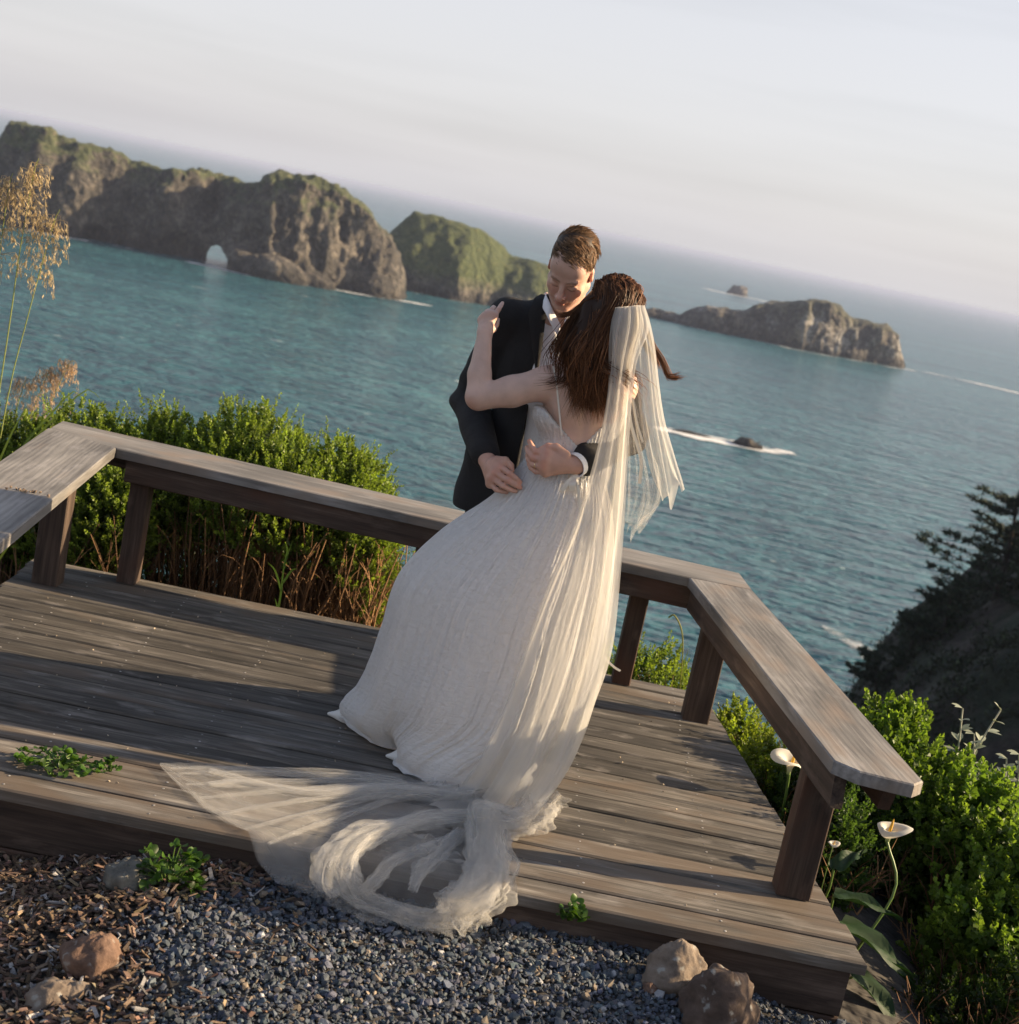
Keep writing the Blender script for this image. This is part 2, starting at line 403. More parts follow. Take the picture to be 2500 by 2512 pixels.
tag(o, kind='structure', label='bare bluff soil falling away to the sea and rising to a scrubby headland')
# ------------------------------------------------------------------ rock islands
def rock_mat(name, grass=1.0, warm=0.0, guano=0.0, gz0=-34.0):
    m = Mat(name); co = m.coord('Object'); n1 = m.noise(co, .35, 7, .65, .4); n2 = m.noise(m.coord('Object', (1, 1, .35)), .12, 5, .6); n3 = m.noise(co, .05, 4, .6)
    rock = m.ramp(m.math('ADD', m.math('MULTIPLY', n1, .6), m.math('MULTIPLY', n2, .4)), [(.36, (.018, .016, .013)), (.5, (.075, .066, .054)), (.64, (.235, .20, .158))])
    ge = m.n('ShaderNodeNewGeometry'); sn = m.n('ShaderNodeSeparateXYZ', {0: ge.outputs['Normal']}); sp = m.n('ShaderNodeSeparateXYZ', {0: ge.outputs['Position']})
    gr = m.ramp(n1, [(.3, (.030, .043, .014)), (.55, (.072, .092, .026)), (.78, (.15, .135, .055))])
    up = m.math('ADD', sn.outputs[2], m.math('MULTIPLY', m.math('SUBTRACT', n2, .5), 1.5))
    hi = m.rng(sp.outputs[2], gz0, gz0 + 14)
    f = m.math('MULTIPLY', m.rng(m.math('ADD', up, m.math('MULTIPLY', hi, .30)), .62 - .25 * grass, .95 - .25 * grass), m.rng(sp.outputs[2], gz0, gz0 + 8))
    c = m.mix(m.math('MULTIPLY', f, min(1, grass)), rock.outputs[0], gr.outputs[0])
    if guano: c = m.mix(m.math('MULTIPLY', m.rng(n3, .52, .66), m.rng(n1, .42, .6, 0, guano)), c, c4(.5, .48, .45))
    wet = m.rng(m.math('ADD', sp.outputs[2], m.math('MULTIPLY', n2, 6)), SEA + 4.5, SEA + 9.5, .30, 1.0)   # dark tide and algae band
    cw = m.n('ShaderNodeVectorMath', {0: c, 3: wet}, operation='SCALE')
    return m.done(m.bsdf(cw.outputs[0], .9, m.bump(m.math('ADD', n1, n2), 1.0, 3.2)))
def island(name, base, top, mat, label, h=1.1, thick=(16, 22), lean=.55, seed=1, holes=(), amp=1.0, skirt=()):
    """base: waterline points (x, y) along the seaward front, top: (x, z) skyline; body runs back from the front"""
    base = np.asarray(base, float); top = np.asarray(top, float)
    x0, x1 = min(base[:, 0].min(), top[:, 0].min()) - 8, max(base[:, 0].max(), top[:, 0].max()) + 8
    y0, y1 = base[:, 1].min() - 12, base[:, 1].max() + 2.2 * thick[1] + 10
    f = Field((x0, y0, SEA - 4), (x1, y1, top[:, 1].max() + 7), h)
    def fn(p):
        x, y, z = p[..., 0], p[..., 1], p[..., 2]
        d3 = fbm(p * .045, 4, seed) * 5.0 * amp + fbm(p * np.array([.20, .20, .07]), 4, seed + 20) * 3.0 * amp; d3 = d3 - 2.0 * np.abs(fbm(p * np.array([.11, .11, .035]), 3, seed + 30)) * amp
        T = np.interp(x, top[:, 0], top[:, 1], left=SEA - 25, right=SEA - 25); Fy = np.interp(x, base[:, 0], base[:, 1])
        H = np.maximum(T - SEA, 1); t = np.clip((z - SEA) / H, 0, 1.3)
        W = np.interp(x, [x0, (x0 + x1) / 2, x1], [thick[0], thick[1], thick[0]])
        cyy = Fy + W; hw = W * (1 - lean * t ** 2.2)
        side = np.abs(y - cyy) - hw
        crown = (z - T) * .8 + np.maximum(np.abs(y - cyy) - 3, 0) * .22
        return np.maximum(side - d3, crown - .35 * d3)
    f.put(fn, (x0, y0, SEA - 4), (x1, y1, top[:, 1].max() + 7))
    for kind, c, r in skirt: f.ell(c, r, k=3.0)
    for c, r, yaw in holes:
        f.ell(c, r, np.array(Matrix.Rotation(yaw, 3, 'Z')), k=1.2, sub=True)
    V, F = f.extract(); V = V + .45 * amp * np.stack([fbm(V * .45, 3, seed + 40), fbm(V * .45, 3, seed + 50), fbm(V * .45, 3, seed + 60)], -1)
    c0 = np.array([V[:, 0].mean(), V[:, 1].mean(), SEA])
    o = link(name, mesh(name, V - c0, F), mat, loc=tuple(c0)); return tag(o, label, 'sea rock')
main_top = [(-262, -26), (-252, -20), (-239, -10.5), (-233, -1.8), (-227, -1.0), (-209, -2.0), (-197, -5), (-188.5, -4.8), (-178, -8.4), (-161, -7.6), (-157.6, -5.8), (-152.6, -7.6), (-139.4, -8.4), (-129, -6.4), (-122.8, -1.4), (-111, -2), (-97.6, -3.4), (-88.8, -6.3), (-80.7, -11.5), (-73.8, -17), (-68.9, -24), (-65.2, -33), (-63, -44)]
island('arched_sea_rock', [(-262, 612), (-235, 592), (-203, 590), (-182, 607), (-163, 596), (-150, 614), (-135, 604), (-112, 598), (-92, 608), (-62, 622)], main_top,
       rock_mat('cliff rock with grass cap', .8, gz0=-20), 'long brown rock island with a sea arch and grassy top', h=.85, amp=1.15, thick=(11, 15), seed=3,
       holes=[((-144.6, 620, -41.5), (4.2, 80, 6.6), .228), ((-142.0, 620, -42.5), (3.4, 80, 5.0), .228), ((-171, 598, -42), (6, 10, 9), .2), ((-193, 603, -43), (7, 9, 8), .2), ((-156, 603, -43), (9, 10, 11), .2)],
       skirt=[(0, (-129, 597, -41), (8, 8, 8)), (0, (-114, 592, -42), (14, 8, 8.5)), (0, (-98, 601, -43), (9, 7, 5)), (0, (-75, 616, -42), (9, 8, 8)), (0, (-141, 601, -43.5), (5, 4, 3))])
island('grassy_sea_rock', [(-95, 695), (-68, 689), (-45, 688), (-26, 704), (-8, 700), (12, 708), (26, 714)],
       [(-98, -40), (-88, -26), (-81.5, -15.6), (-74, -6.3), (-64, -5.4), (-53, -7), (-42, -10), (-31, -14), (-23.6, -18.2), (-14, -18.6), (-4, -21), (8, -27), (18, -36), (24, -44)],
       rock_mat('grass covered rock', 2.3, gz0=-39), 'green grass covered rock island beside the arch, left of the man', lean=.9, thick=(18, 26), seed=8, amp=.55)
island('low_sea_rock', [(52, 899), (62, 897), (95, 880), (128, 882), (152, 872), (187, 886), (214, 895), (230, 916)],
       [(50, -41), (58, -39), (66, -37), (78, -39), (86, -33), (94, -29.5), (106, -28.4), (116, -28.2), (122.5, -22.5), (129.5, -19.2), (138.3, -18), (144, -15.6), (149, -13.4), (164, -11.3), (172.5, -14.4), (181.7, -20.2), (189.5, -20), (197.5, -20.9), (204, -20.3), (212.4, -23), (217.6, -28.4), (223.5, -40)],
       rock_mat('bare sea rock', .35, guano=.75, gz0=-32), 'low bare rock island right of the woman with pale stains', lean=.5, thick=(13, 19), seed=15, h=1.3)
def small_rock(name, c, r, label, seed):
    f = Field(np.array(c) - np.array(r) * 1.5 - 1, np.array(c) + np.array(r) * 1.5 + 1, min(r) / 5)
    def fn(p):
        q = (p - np.array(c)) / np.array(r); return (np.sqrt((q ** 2).sum(-1)) - 1 + .32 * fbm(q * 2.1, 4, seed)) * min(r)
    f.put(fn, np.array(c) - np.array(r) * 1.4, np.array(c) + np.array(r) * 1.4); V, F = f.extract()
    o = link(name, mesh(name, V - np.array(c), F), M_wet, loc=tuple(c)); tag(o, label, 'sea rock')
M_wet = rock_mat('wet rock', .05, gz0=-30)
small_rock('sea_stack', (234, 1905, SEA), (13, 11, 12), 'tiny far rock breaking the sea near the horizon', 4)
small_rock('wash_rock', (55.4, 363, SEA + .1), (3.6, 3.0, 1.9), 'small black rock awash in white foam right of the veil', 6)
small_rock('wash_rock', (41.5, 364.5, SEA - .1), (5.5, 1.2, .8), 'thin black rock just breaking the foam beside the veil', 9)
# surf: thin broken sheets of foam on the water
def foam_mat():
    m = Mat('sea foam'); a = m.attr(); n = m.noise(m.coord('Object', (1, 1, 1)), .22, 8, .74, 1.2)
    s = m.rng(m.math('ADD', n, m.math('MULTIPLY', m.math('SUBTRACT', a.outputs['Fac'], .5), 1.0)), .50, .80, 0, .85)
    return m.done(m.n('ShaderNodeMixShader', {0: s, 1: m.n('ShaderNodeBsdfTransparent'), 2: m.bsdf(c4(.8, .8, .8), .8)}))
M_foam = foam_mat()
fb = MB()
def foam(path, w0, n=50, k=1.0):
    p = smooth_path(np.array([(*q, 0) for q in path], float), n); T = np.gradient(p, axis=0); T /= np.linalg.norm(T, axis=1)[:, None]; N = np.stack([-T[:, 1], T[:, 0], T[:, 0] * 0], -1)
    u = np.linspace(-1, 1, 9); wv = w0 * (.65 + .35 * noise(np.stack([np.arange(n) * .3, 0 * T[:, 0] + w0, 0 * T[:, 0]], -1), 3)) * np.minimum(1, np.minimum(np.arange(n), n - 1 - np.arange(n)) / 4 + .25)
    V = (p[:, None, :] + N[:, None, :] * (u[None, :, None] * wv[:, None, None])); V[..., 2] = SEA + .12
    q = np.broadcast_to((1 - u ** 2)[None, :], V.shape[:2]) * k * (.80 + .28 * noise(V * np.array([.09, .09, 0]) + [0, 0, w0], 8))
    fb.add(V.reshape(-1, 3), grid_faces(n, 9), np.repeat(q.reshape(-1, 1), 3, 1))
foam([(-150, 592), (-137, 590), (-120, 586), (-104, 593), (-90, 601)], 7.6); foam([(-92, 603), (-78, 606), (-62, 616), (-50, 622)], 7.6); foam([(-183, 600), (-172, 596)], 5.1)
foam([(-146, 606), (-141, 608), (-137, 606)], 6.8); foam([(-66, 684), (-46, 683), (-26, 699), (-5, 694)], 5.4, k=.8); foam([(-215, 586), (-203, 586), (-190, 596)], 6.0)
foam([(70, 892), (95, 876), (128, 877), (152, 866), (187, 880), (214, 889), (236, 913)], 7.1, 90, .8); foam([(236, 915), (262, 905), (300, 880), (330, 870)], 15.3, k=.85)
foam([(190, 1905), (215, 1870), (250, 1880), (300, 1830)], 37.4); foam([(31, 363), (42, 361.5), (52, 361), (60, 362.5), (68, 369)], 9.0, k=1.15); foam([(34, 366), (48, 367), (62, 369)], 3.7)
foam([(44, 188), (47.5, 181), (50, 176), (54, 168)], 5.4, k=.85); foam([(41, 186), (46, 184), (55, 186)], 5, k=.7); foam([(44, 170), (49, 163), (55, 157)], 3.7, k=.7); foam([(-30, 378), (-22, 377), (-12, 380)], 9, k=.62); pass
foam([(47, 176), (52, 160), (58, 150)], 6.8, k=.75); pass
o = link('surf_foam', fb.mesh('surf_foam'), M_foam); tag(o, 'white surf washing round the rocks', None, kind='stuff')
# haze: the sea air
hz = bpy.data.meshes.new('haze'); a = 64000.0
Vh = [(sx * a, sy * a, z) for z in (-62.0, 3.4) for sx, sy in ((-1, -1), (1, -1), (1, 1), (-1, 1))]
hz.from_pydata(Vh, [], [(0, 3, 2, 1), (4, 5, 6, 7), (0, 1, 5, 4), (1, 2, 6, 5), (2, 3, 7, 6), (3, 0, 4, 7)])
mh = Mat('sea haze'); pv = mh.n('ShaderNodeVolumePrincipled', {'Color': c4(.50, .57, .78), 'Density': 1.25e-4, 'Anisotropy': .0})
mh.t.links.new(pv.outputs[0], mh.out.inputs['Volume'])
o = link('haze', hz, mh.m); tag(o, 'pale sea haze', kind='stuff')
# ------------------------------------------------------------------ deck and benches
def offset_poly(p, d):
    n_ = len(p); q = []
    ar = sum(p[i][0] * p[(i + 1) % n_][1] - p[(i + 1) % n_][0] * p[i][1] for i in range(n_)); sg = 1 if ar > 0 else -1
    for i in range(n_):
        a, b, c = np.array(p[i - 1][:2]), np.array(p[i][:2]), np.array(p[(i + 1) % n_][:2])
        e1 = (b - a) / np.linalg.norm(b - a); e2 = (c - b) / np.linalg.norm(c - b)
        n1 = np.array([-e1[1], e1[0]]) * sg; n2 = np.array([-e2[1], e2[0]]) * sg
        bi = n1 + n2; bi /= max(n1 @ bi, .2); q.append(b + bi * d)
    return np.array(q), sg
def slab(name, poly, t, mat, parent=None, ang=None, bev=.004, wob=.0):
    """poly: (x, y, z) corners of the top face; thickness t downwards; grain along ang"""
    p = np.asarray(poly, float); c = p.mean(0)
    if ang is None:
        e = [np.append(p[(i + 1) % len(p)] - p[i], i) for i in range(len(p))]; L = max(e, key=lambda v: np.hypot(v[0], v[1])); ang = math.atan2(L[1], L[0])
    q, sg = offset_poly(p, bev)
    if sg < 0: p = p[::-1]; q = q[::-1]
    m_ = len(p); top = np.column_stack([q, p[:, 2]]); hi = p.copy(); hi[:, 2] -= bev; lo = p.copy(); lo[:, 2] -= t
    V = np.vstack([top, hi, lo]) - c
    ca, sa = math.cos(-ang), math.sin(-ang); R = np.array([[ca, -sa, 0], [sa, ca, 0], [0, 0, 1]]); V = V @ R.T
    F = [list(range(m_)), list(range(3 * m_ - 1, 2 * m_ - 1, -1))]
    for r in (0, 1):
        for i in range(m_): F.append([r * m_ + i, (r + 1) * m_ + i, (r + 1) * m_ + (i + 1) % m_, r * m_ + (i + 1) % m_])
    me = bpy.data.meshes.new(name); me.from_pydata(V.tolist(), [], F); me.update()
    M = Matrix.Translation(c) @ Matrix.Rotation(ang, 4, 'Z')
    return link(name, me, mat, parent, M=M)
def beam(name, p0, p1, w_, h_, mat, parent=None, up=(0, 0, 1), bev=.004, cut=0.0):
    """square-cut timber, local X along the length; cut shortens the underside at the far end"""
    p0 = Vector(p0); p1 = Vector(p1); d = (p1 - p0); L = d.length; X_ = d.normalized(); U = Vector(up); Y_ = U.cross(X_).normalized(); Z_ = X_.cross(Y_)
    a, b = w_ / 2, h_ / 2; ring = [(-a + bev, -b), (a - bev, -b), (a, -b + bev), (a, b - bev), (a - bev, b), (-a + bev, b), (-a, b - bev), (-a, -b + bev)]
    V = [(-L / 2, y, z) for y, z in ring] + [(L / 2 - (cut * (b - z) / h_ if cut else 0), y, z) for y, z in ring]
    F = [list(range(7, -1, -1)), list(range(8, 16))] + [[i, (i + 1) % 8, 8 + (i + 1) % 8, 8 + i] for i in range(8)]
    me = bpy.data.meshes.new(name); me.from_pydata(V, [], F); me.update()
    M = Matrix((X_, Y_, Z_)).transposed().to_4x4(); M.translation = (p0 + p1) / 2
    return link(name, me, mat, parent, M=M)
XR = lambda y: 1.212 - (y - 3.66) * .1194
XL = lambda y: -1.92 + .08 * (5.845 - y)
deck = empty('wooden_deck', (-.3, 4.75, -.04), 'weathered grey plank deck over the sea that the couple stands on', 'deck')
NB = 19; y0 = 3.66; pitch = (5.835 - y0) / NB
nails = MB()
for i in range(NB):
    ya = y0 + i * pitch + random.uniform(.003, .0055); yb = y0 + (i + 1) * pitch - random.uniform(.003, .0055)
    j1, j2 = random.uniform(-.006, .006), random.uniform(-.006, .006); dz = random.uniform(-.0035, .002); s1, s2 = random.uniform(-.0012, .0012), random.uniform(-.0012, .0012)
    n_ = 14; xs = np.linspace(0, 1, n_); xl, xr = XL((ya + yb) / 2) + j1, XR((ya + yb) / 2) + j2
    we = lambda: np.array([random.uniform(-.0016, .0016) for _ in range(n_)])
    fr = [(xl + (XR(ya) + j2 - xl) * t, ya + e, dz + s1) for t, e in zip(xs, we())]; bk = [(xl + (XR(yb) + j2 - xl) * t, yb + e, dz + s2) for t, e in zip(xs, we())]
    slab('plank', fr + bk[::-1], .036, M_deck, deck, ang=0.0, bev=.0055)
    for xj in np.arange(-1.62, 1.2, .405):
        for yy in (ya + .025, yb - .025):
            r = .0042; x_ = xj + random.uniform(-.012, .012); z_ = dz + .0012
            if x_ < XR(yy) - .02:
                t = np.arange(6) * np.pi / 3; nails.add(np.vstack([[x_, yy, z_ + .0006], np.stack([x_ + r * np.cos(t), yy + r * np.sin(t), t * 0 + z_ - .0006], -1)]), [(0, k + 1, (k + 1) % 6 + 1) for k in range(6)], np.array([.30, .29, .28]) * random.uniform(.35, 1.5))
tag(link('nail_heads', nails.mesh('nail_heads', False), attr_mat('galvanised nail', .5), deck), kind='stuff')
for i, (za, zb) in enumerate(((-.042, -.182), (-.186, -.326))):
    beam('skirt_board', (XL(3.7) + .03, 3.70, (za + zb) / 2), (XR(3.7) - .035, 3.70, (za + zb) / 2), .036, .14, M_beam, deck)
    beam('skirt_board', (XR(3.74) - .055, 3.722, (za + zb) / 2), (XR(5.8) - .055, 5.8, (za + zb) / 2), .036, .14, M_beam, deck)
beam('skirt_board', (XL(5.8) + .05, 5.81, -.112), (XR(5.8) - .09, 5.81, -.112), .036, .14, M_beam, deck)
for y in (4.3, 5.1): beam('joist', (XL(y) + .06, y, -.115), (XR(y) - .09, y, -.115), .045, .14, M_beam, deck)
ZR, ZLh = .535, .558
# back bench
BF_R = PZ(1691, 1416, ZR); BB_R = PZ(1815, 1406, ZR); BS_R = PZ(1846, 1447, ZR)
BB_L = PZ(153, 1032, ZLh); BS_L = PZ(118, 1051, ZLh); BF_L = PZ(285, 1100, ZLh)
def lerp(a, b, t): return np.asarray(a) + (np.asarray(b) - np.asarray(a)) * t
bb = empty('timber_bench', (-.5, 5.74, 0), 'long low timber bench rail along the seaward back edge of the deck', 'bench', 'low benches round the deck')
g = .003
slab('seat_board', [BF_L + [0.004, 0, 0], BF_R, BS_R + [0, .004, 0], BB_R, BB_L, BS_L + [.002, .004, 0]], .038, M_seat, bb)
fi0 = lerp(BF_L, BF_R, .02) + [0, .03, -.038 - .047]; fi1 = BF_R + [.028, .03, -.038 - .047]
beam('fascia', fi0, fi1, .036, .092, M_beam, bb)
bo0 = lerp(BB_L, BB_R, .03) + [0, -.035, -.086]; bo1 = lerp(BB_L, BB_R, .97) + [0, -.035, -.086]
beam('fascia', bo0, bo1, .036, .092, M_beam, bb)
for px, wd in ((-1.497, .078), (-.30, .088), (.592, .076)):
    zt = float(np.interp(px, [BF_L[0], BF_R[0]], [ZLh, ZR])) - .0395
    beam('post', (px, 5.765, 0), (px, 5.765, zt), .088, wd, M_beam, bb, up=(1, 0, 0))
# left bench
lb = empty('timber_bench', (-1.75, 5.0, 0), 'pale sunlit low bench board cut off by the left edge of the photo', 'bench', 'low benches round the deck')
LI, LO = PZ(13, 1320, ZLh + .004), PZ(13, 1121, ZLh + .004)
SL, SR = BS_L + [0, -.003, .004], BF_L + [0, -.004, .004]
dirL = (LI - SR) / np.linalg.norm(LI - SR)
E1 = SR + dirL * 2.1; E2 = SL + (LO - SL) / np.linalg.norm(LO - SL) * 2.25
slab('seat_board', [SR, SL, E2, E1], .040, M_seat, lb, ang=math.atan2(dirL[1], dirL[0]))
nrm = np.array([dirL[1], -dirL[0], 0]); nrm = nrm if nrm[0] < 0 else -nrm
beam('fascia', SR + dirL * .12 + nrm * .15 + [0, 0, -.087], SR + dirL * 1.95 + nrm * .15 + [0, 0, -.087], .036, .092, M_beam, lb)
for q in (0, 1):
    c = np.array([-1.755, 5.53, 0]) if q == 0 else np.array([-1.755, 5.53, 0]) + dirL * 1.5
    beam('post', c, c + [0, 0, ZLh - .0375], .088, .104, M_beam, lb, up=(1, 0, 0))
# right bench
rb = empty('timber_bench', (1.05, 4.7, 0), 'low timber bench at the right with a clipped front corner', 'bench', 'low benches round the deck')
FI, CHm, FO, FR_ = PZ(2046, 1865, ZR), PZ(2110, 1892, ZR), PZ(2244, 1925, ZR), PZ(2266, 1916, ZR)
slab('seat_board', [BF_R + [0, -.003, 0], FI, CHm, FO, FR_, BS_R + [0, -.003, 0]], .038, M_seat, rb, ang=math.atan2(*(FI - BF_R)[1::-1]))
dR = (FI - BF_R) / np.linalg.norm(FI - BF_R); nR = np.array([-dR[1], dR[0], 0]); nR = nR if nR[0] > 0 else -nR
f0 = BF_R + nR * .035 + [0, 0, -.086] + dR * .004; f1 = FI + nR * .035 + [0, 0, -.086] - dR * .01
beam('fascia', f0, f1, .036, .092, M_beam, rb, cut=-.02)
dO = (FR_ - BS_R) / np.linalg.norm(FR_ - BS_R); f2 = BS_R - nR * .05 + [0, 0, -.086] + dO * .1; f3 = FR_ - nR * .05 + [0, 0, -.086] - dO * .06
beam('fascia', f2, f3, .036, .092, M_beam, rb, cut=.03)
for c in ((.880, 5.468), (1.048, 4.035)):
    beam('post', (*c, 0), (*c, ZR - .0395), .088, .104, M_beam, rb, up=(1, 0, 0))
beam('cross_support', (1.008, 4.12, ZR - .086), (1.19, 4.10, ZR - .086), .04, .088, M_beam, rb)
# ------------------------------------------------------------------ gravel, mulch, boulders
def ico():
    t = (1 + 5 ** .5) / 2
    v = np.array([(-1, t, 0), (1, t, 0), (-1, -t, 0), (1, -t, 0), (0, -1, t), (0, 1, t), (0, -1, -t), (0, 1, -t), (t, 0, -1), (t, 0, 1), (-t, 0, -1), (-t, 0, 1)], float)
    f = np.array([(0, 11, 5), (0, 5, 1), (0, 1, 7), (0, 7, 10), (0, 10, 11), (1, 5, 9), (5, 11, 4), (11, 10, 2), (10, 7, 6), (7, 1, 8), (3, 9, 4), (3, 4, 2), (3, 2, 6), (3, 6, 8), (3, 8, 9), (4, 9, 5), (2, 4, 11), (6, 2, 10), (8, 6, 7), (9, 8, 1)])
    return v / np.linalg.norm(v[0]), f
IV, IF = ico()
def rand_rot(n, tilt=None):
    q = rng.normal(size=(n, 4)); q /= np.linalg.norm(q, axis=1)[:, None]; w_, x, y, z = q.T
    if tilt is not None:
        a = rng.uniform(0, 2 * np.pi, n); b = rng.normal(0, tilt, n); c = rng.normal(0, tilt, n)
        ca, sa = np.cos(a), np.sin(a); o_ = np.ones(n); z0 = np.zeros(n)
        Rz = np.stack([np.stack([ca, -sa, z0], -1), np.stack([sa, ca, z0], -1), np.stack([z0, z0, o_], -1)], 1)
        Rx = np.stack([np.stack([o_, z0, z0], -1), np.stack([z0, np.cos(b), -np.sin(b)], -1), np.stack([z0, np.sin(b), np.cos(b)], -1)], 1)
        Ry = np.stack([np.stack([np.cos(c), z0, np.sin(c)], -1), np.stack([z0, o_, z0], -1), np.stack([-np.sin(c), z0, np.cos(c)], -1)], 1)
        return Rx @ Ry @ Rz
    return np.stack([np.stack([1 - 2 * (y * y + z * z), 2 * (x * y - z * w_), 2 * (x * z + y * w_)], -1), np.stack([2 * (x * y + z * w_), 1 - 2 * (x * x + z * z), 2 * (y * z - x * w_)], -1), np.stack([2 * (x * z - y * w_), 2 * (y * z + x * w_), 1 - 2 * (x * x + y * y)], -1)], 1)
def scatter(bv, bf, pos, size, R, col):
    """bake many deformed copies of a small shape into arrays; bv (k,v,3) variants"""
    n = len(pos); k = rng.integers(0, len(bv), n)
    V = np.einsum('nij,nvj->nvi', R, bv[k] * size[:, None, :]) + pos[:, None, :]
    nv = bv.shape[1]; F = (bf[None] + (np.arange(n) * nv)[:, None, None]).reshape(-1, bf.shape[1])
    return V.reshape(-1, 3), F, np.repeat(col, nv, 0)
stones = np.stack([IV * (1 + .28 * rng.normal(size=(12, 1))).clip(.55, 1.5) for _ in range(14)])
mul_edge = lambda y: -.62 + .10 * np.sin(y * 9) - .22 * (3.4 - y)      # mulch left of this line
n = 33000; px = rng.uniform(-1.35, 1.25, n); py = rng.uniform(2.75, 3.69, n); keep = px > mul_edge(py) + rng.normal(0, .07, n); px, py = px[keep], py[keep]; n = len(px)
sz = np.clip(rng.lognormal(math.log(.0045), .42, n), .0022, .0135); size = np.stack([sz * rng.uniform(.9, 1.6, n), sz * rng.uniform(.8, 1.2, n), sz * rng.uniform(.45, .8, n)], -1)
gcol = np.array([.066, .078, .098]) * rng.lognormal(-.05, .27, n)[:, None] * (1 + rng.normal(0, .05, (n, 3)))
wm = rng.random(n) < .10; gcol[wm] = np.array([.17, .135, .10]) * rng.lognormal(0, .3, wm.sum())[:, None]; wm = rng.random(n) < .035; gcol[wm] = np.array([.30, .30, .31]) * rng.lognormal(0, .2, wm.sum())[:, None]
pos = np.stack([px, py, pad_z(px, py) + sz * .35 + .007 * rng.random(n)], -1)
V, F, C = scatter(stones, IF, pos, size, rand_rot(n, .5), gcol)
o = link('gravel', mesh('gravel', V, F, False, C), M_stone); tag(o, 'blue grey gravel in front of the deck', kind='stuff')
chip = np.array([(-1, -1, -1), (1, -.7, -1), (1.1, .8, -1), (-.9, 1, -1), (-1, -1, 1), (1, -.7, 1), (1.1, .8, 1), (-.9, 1, 1)], float); chips = np.stack([chip * rng.uniform(.7, 1.3, (8, 3)) for _ in range(10)])
CF = np.array([(0, 3, 2, 1), (4, 5, 6, 7), (0, 1, 5, 4), (1, 2, 6, 5), (2, 3, 7, 6), (3, 0, 4, 7)])
n = 9000; px = rng.uniform(-1.6, -.25, n); py = rng.uniform(2.75, 3.69, n); keep = (px < mul_edge(py) + rng.normal(0, .06, n)) | (rng.random(n) < .03); px, py = px[keep], py[keep]; n = len(px)
size = np.stack([rng.uniform(.006, .021, n), rng.uniform(.0025, .006, n), rng.uniform(.0012, .0028, n)], -1)
mc = np.array([.135, .088, .060]) * rng.lognormal(-.1, .45, n)[:, None] * (1 + rng.normal(0, .07, (n, 3))); wm = rng.random(n) < .12; mc[wm] = np.array([.28, .265, .26]) * rng.lognormal(0, .2, wm.sum())[:, None]; wm = rng.random(n) < .2; mc[wm] *= .4
pos = np.stack([px, py, pad_z(px, py) + .004 + .02 * rng.random(n)], -1)
V, F, C = scatter(chips, CF, pos, size, rand_rot(n, .38), mc)
o = link('bark_mulch', mesh('bark_mulch', V, F, False, C), attr_mat('wood chips', .9, 200, .3, .002)); tag(o, 'brown bark chip mulch at the lower left', kind='stuff')
def boulder_mat(name, dark, mid, light):
    m = Mat(name); co = m.coord('Object'); n1 = m.noise(co, 22, 7, .68, .3); n2 = m.noise(co, 6, 5, .6, .5)
    c = m.ramp(m.math('ADD', m.math('MULTIPLY', n1, .5), m.math('MULTIPLY', n2, .5)), [(.34, dark), (.5, mid), (.66, light)])
    lich = m.mix(m.rng(m.noise(co, 30, 3, .5), .62, .70, 0, .6), c.outputs[0], c4(.36, .36, .33))
    return m.done(m.bsdf(lich, .88, m.bump(m.math('ADD', n1, n2), .8, .008)))
def boulder(c, r, seed, mat, label, rot=0.0):
    nu, nv = 40, 56; a = np.linspace(0.02, np.pi - .02, nu)[:, None]; b = (np.arange(nv) * 2 * np.pi / nv)[None]
    D = np.stack([np.sin(a) * np.cos(b), np.sin(a) * np.sin(b), np.cos(a) + 0 * b], -1)
    rs = np.random.default_rng(seed); N = rs.normal(size=(17, 3)); N /= np.linalg.norm(N, axis=1)[:, None]; hh = rs.uniform(.72, 1.02, 17)
    q = D @ N.T; q = np.where(q > .08, hh / np.maximum(q, .08), 9); s = 40.0
    rad = -np.log(np.exp(-s * q).sum(-1) + np.exp(-s * 1.15)) / s
    rad = rad * (1 + .11 * fbm(D * 2.6, 4, seed) + .03 * fbm(D * 9, 3, seed + 5))
    V = D * rad[..., None] * np.array(r); ca, sa = math.cos(rot), math.sin(rot); V = V @ np.array([[ca, sa, 0], [-sa, ca, 0], [0, 0, 1]])
    o = link('boulder', mesh('boulder', V.reshape(-1, 3), grid_faces(nu, nv, True)[:, ::-1]), mat, loc=c); return tag(o, label, 'rock', 'rocks at the deck edge')
B_red = boulder_mat('red brown stone', (.055, .030, .020), (.15, .088, .060), (.26, .17, .12)); B_tan = boulder_mat('tan stone', (.075, .055, .042), (.19, .145, .11), (.30, .25, .20)); B_grey = boulder_mat('lichen grey stone', (.045, .042, .036), (.13, .12, .10), (.26, .24, .19)); B_brn = boulder_mat('dark brown stone', (.030, .020, .015), (.085, .056, .042), (.16, .115, .09))
boulder((-.805, 3.52, -.125), (.060, .062, .062), 5, B_grey, 'small speckled grey rock against the deck skirt in the mulch')
boulder((-.765, 3.18, -.185), (.085, .075, .085), 12, B_red, 'angular reddish rock leaning in the mulch', .4)
boulder((-.660, 3.26, -.165), (.070, .060, .035), 21, B_red, 'flat reddish rock at the edge of the gravel', .9)
boulder((-.790, 3.07, -.235), (.085, .085, .085), 33, B_tan, 'sunlit tan rock at the bottom left corner')
boulder((.675, 3.55, -.085), (.095, .075, .085), 42, B_tan, 'pale brown rock leaning on the deck front at the right', .3)
boulder((.785, 3.40, -.085), (.115, .095, .115), 57, B_brn, 'largest dark brown rock at the bottom right by the deck corner', .7)
boulder((.606, 3.47, -.095), (.022, .020, .017), 61, B_red, 'fist sized orange stone beside the pale brown rock')
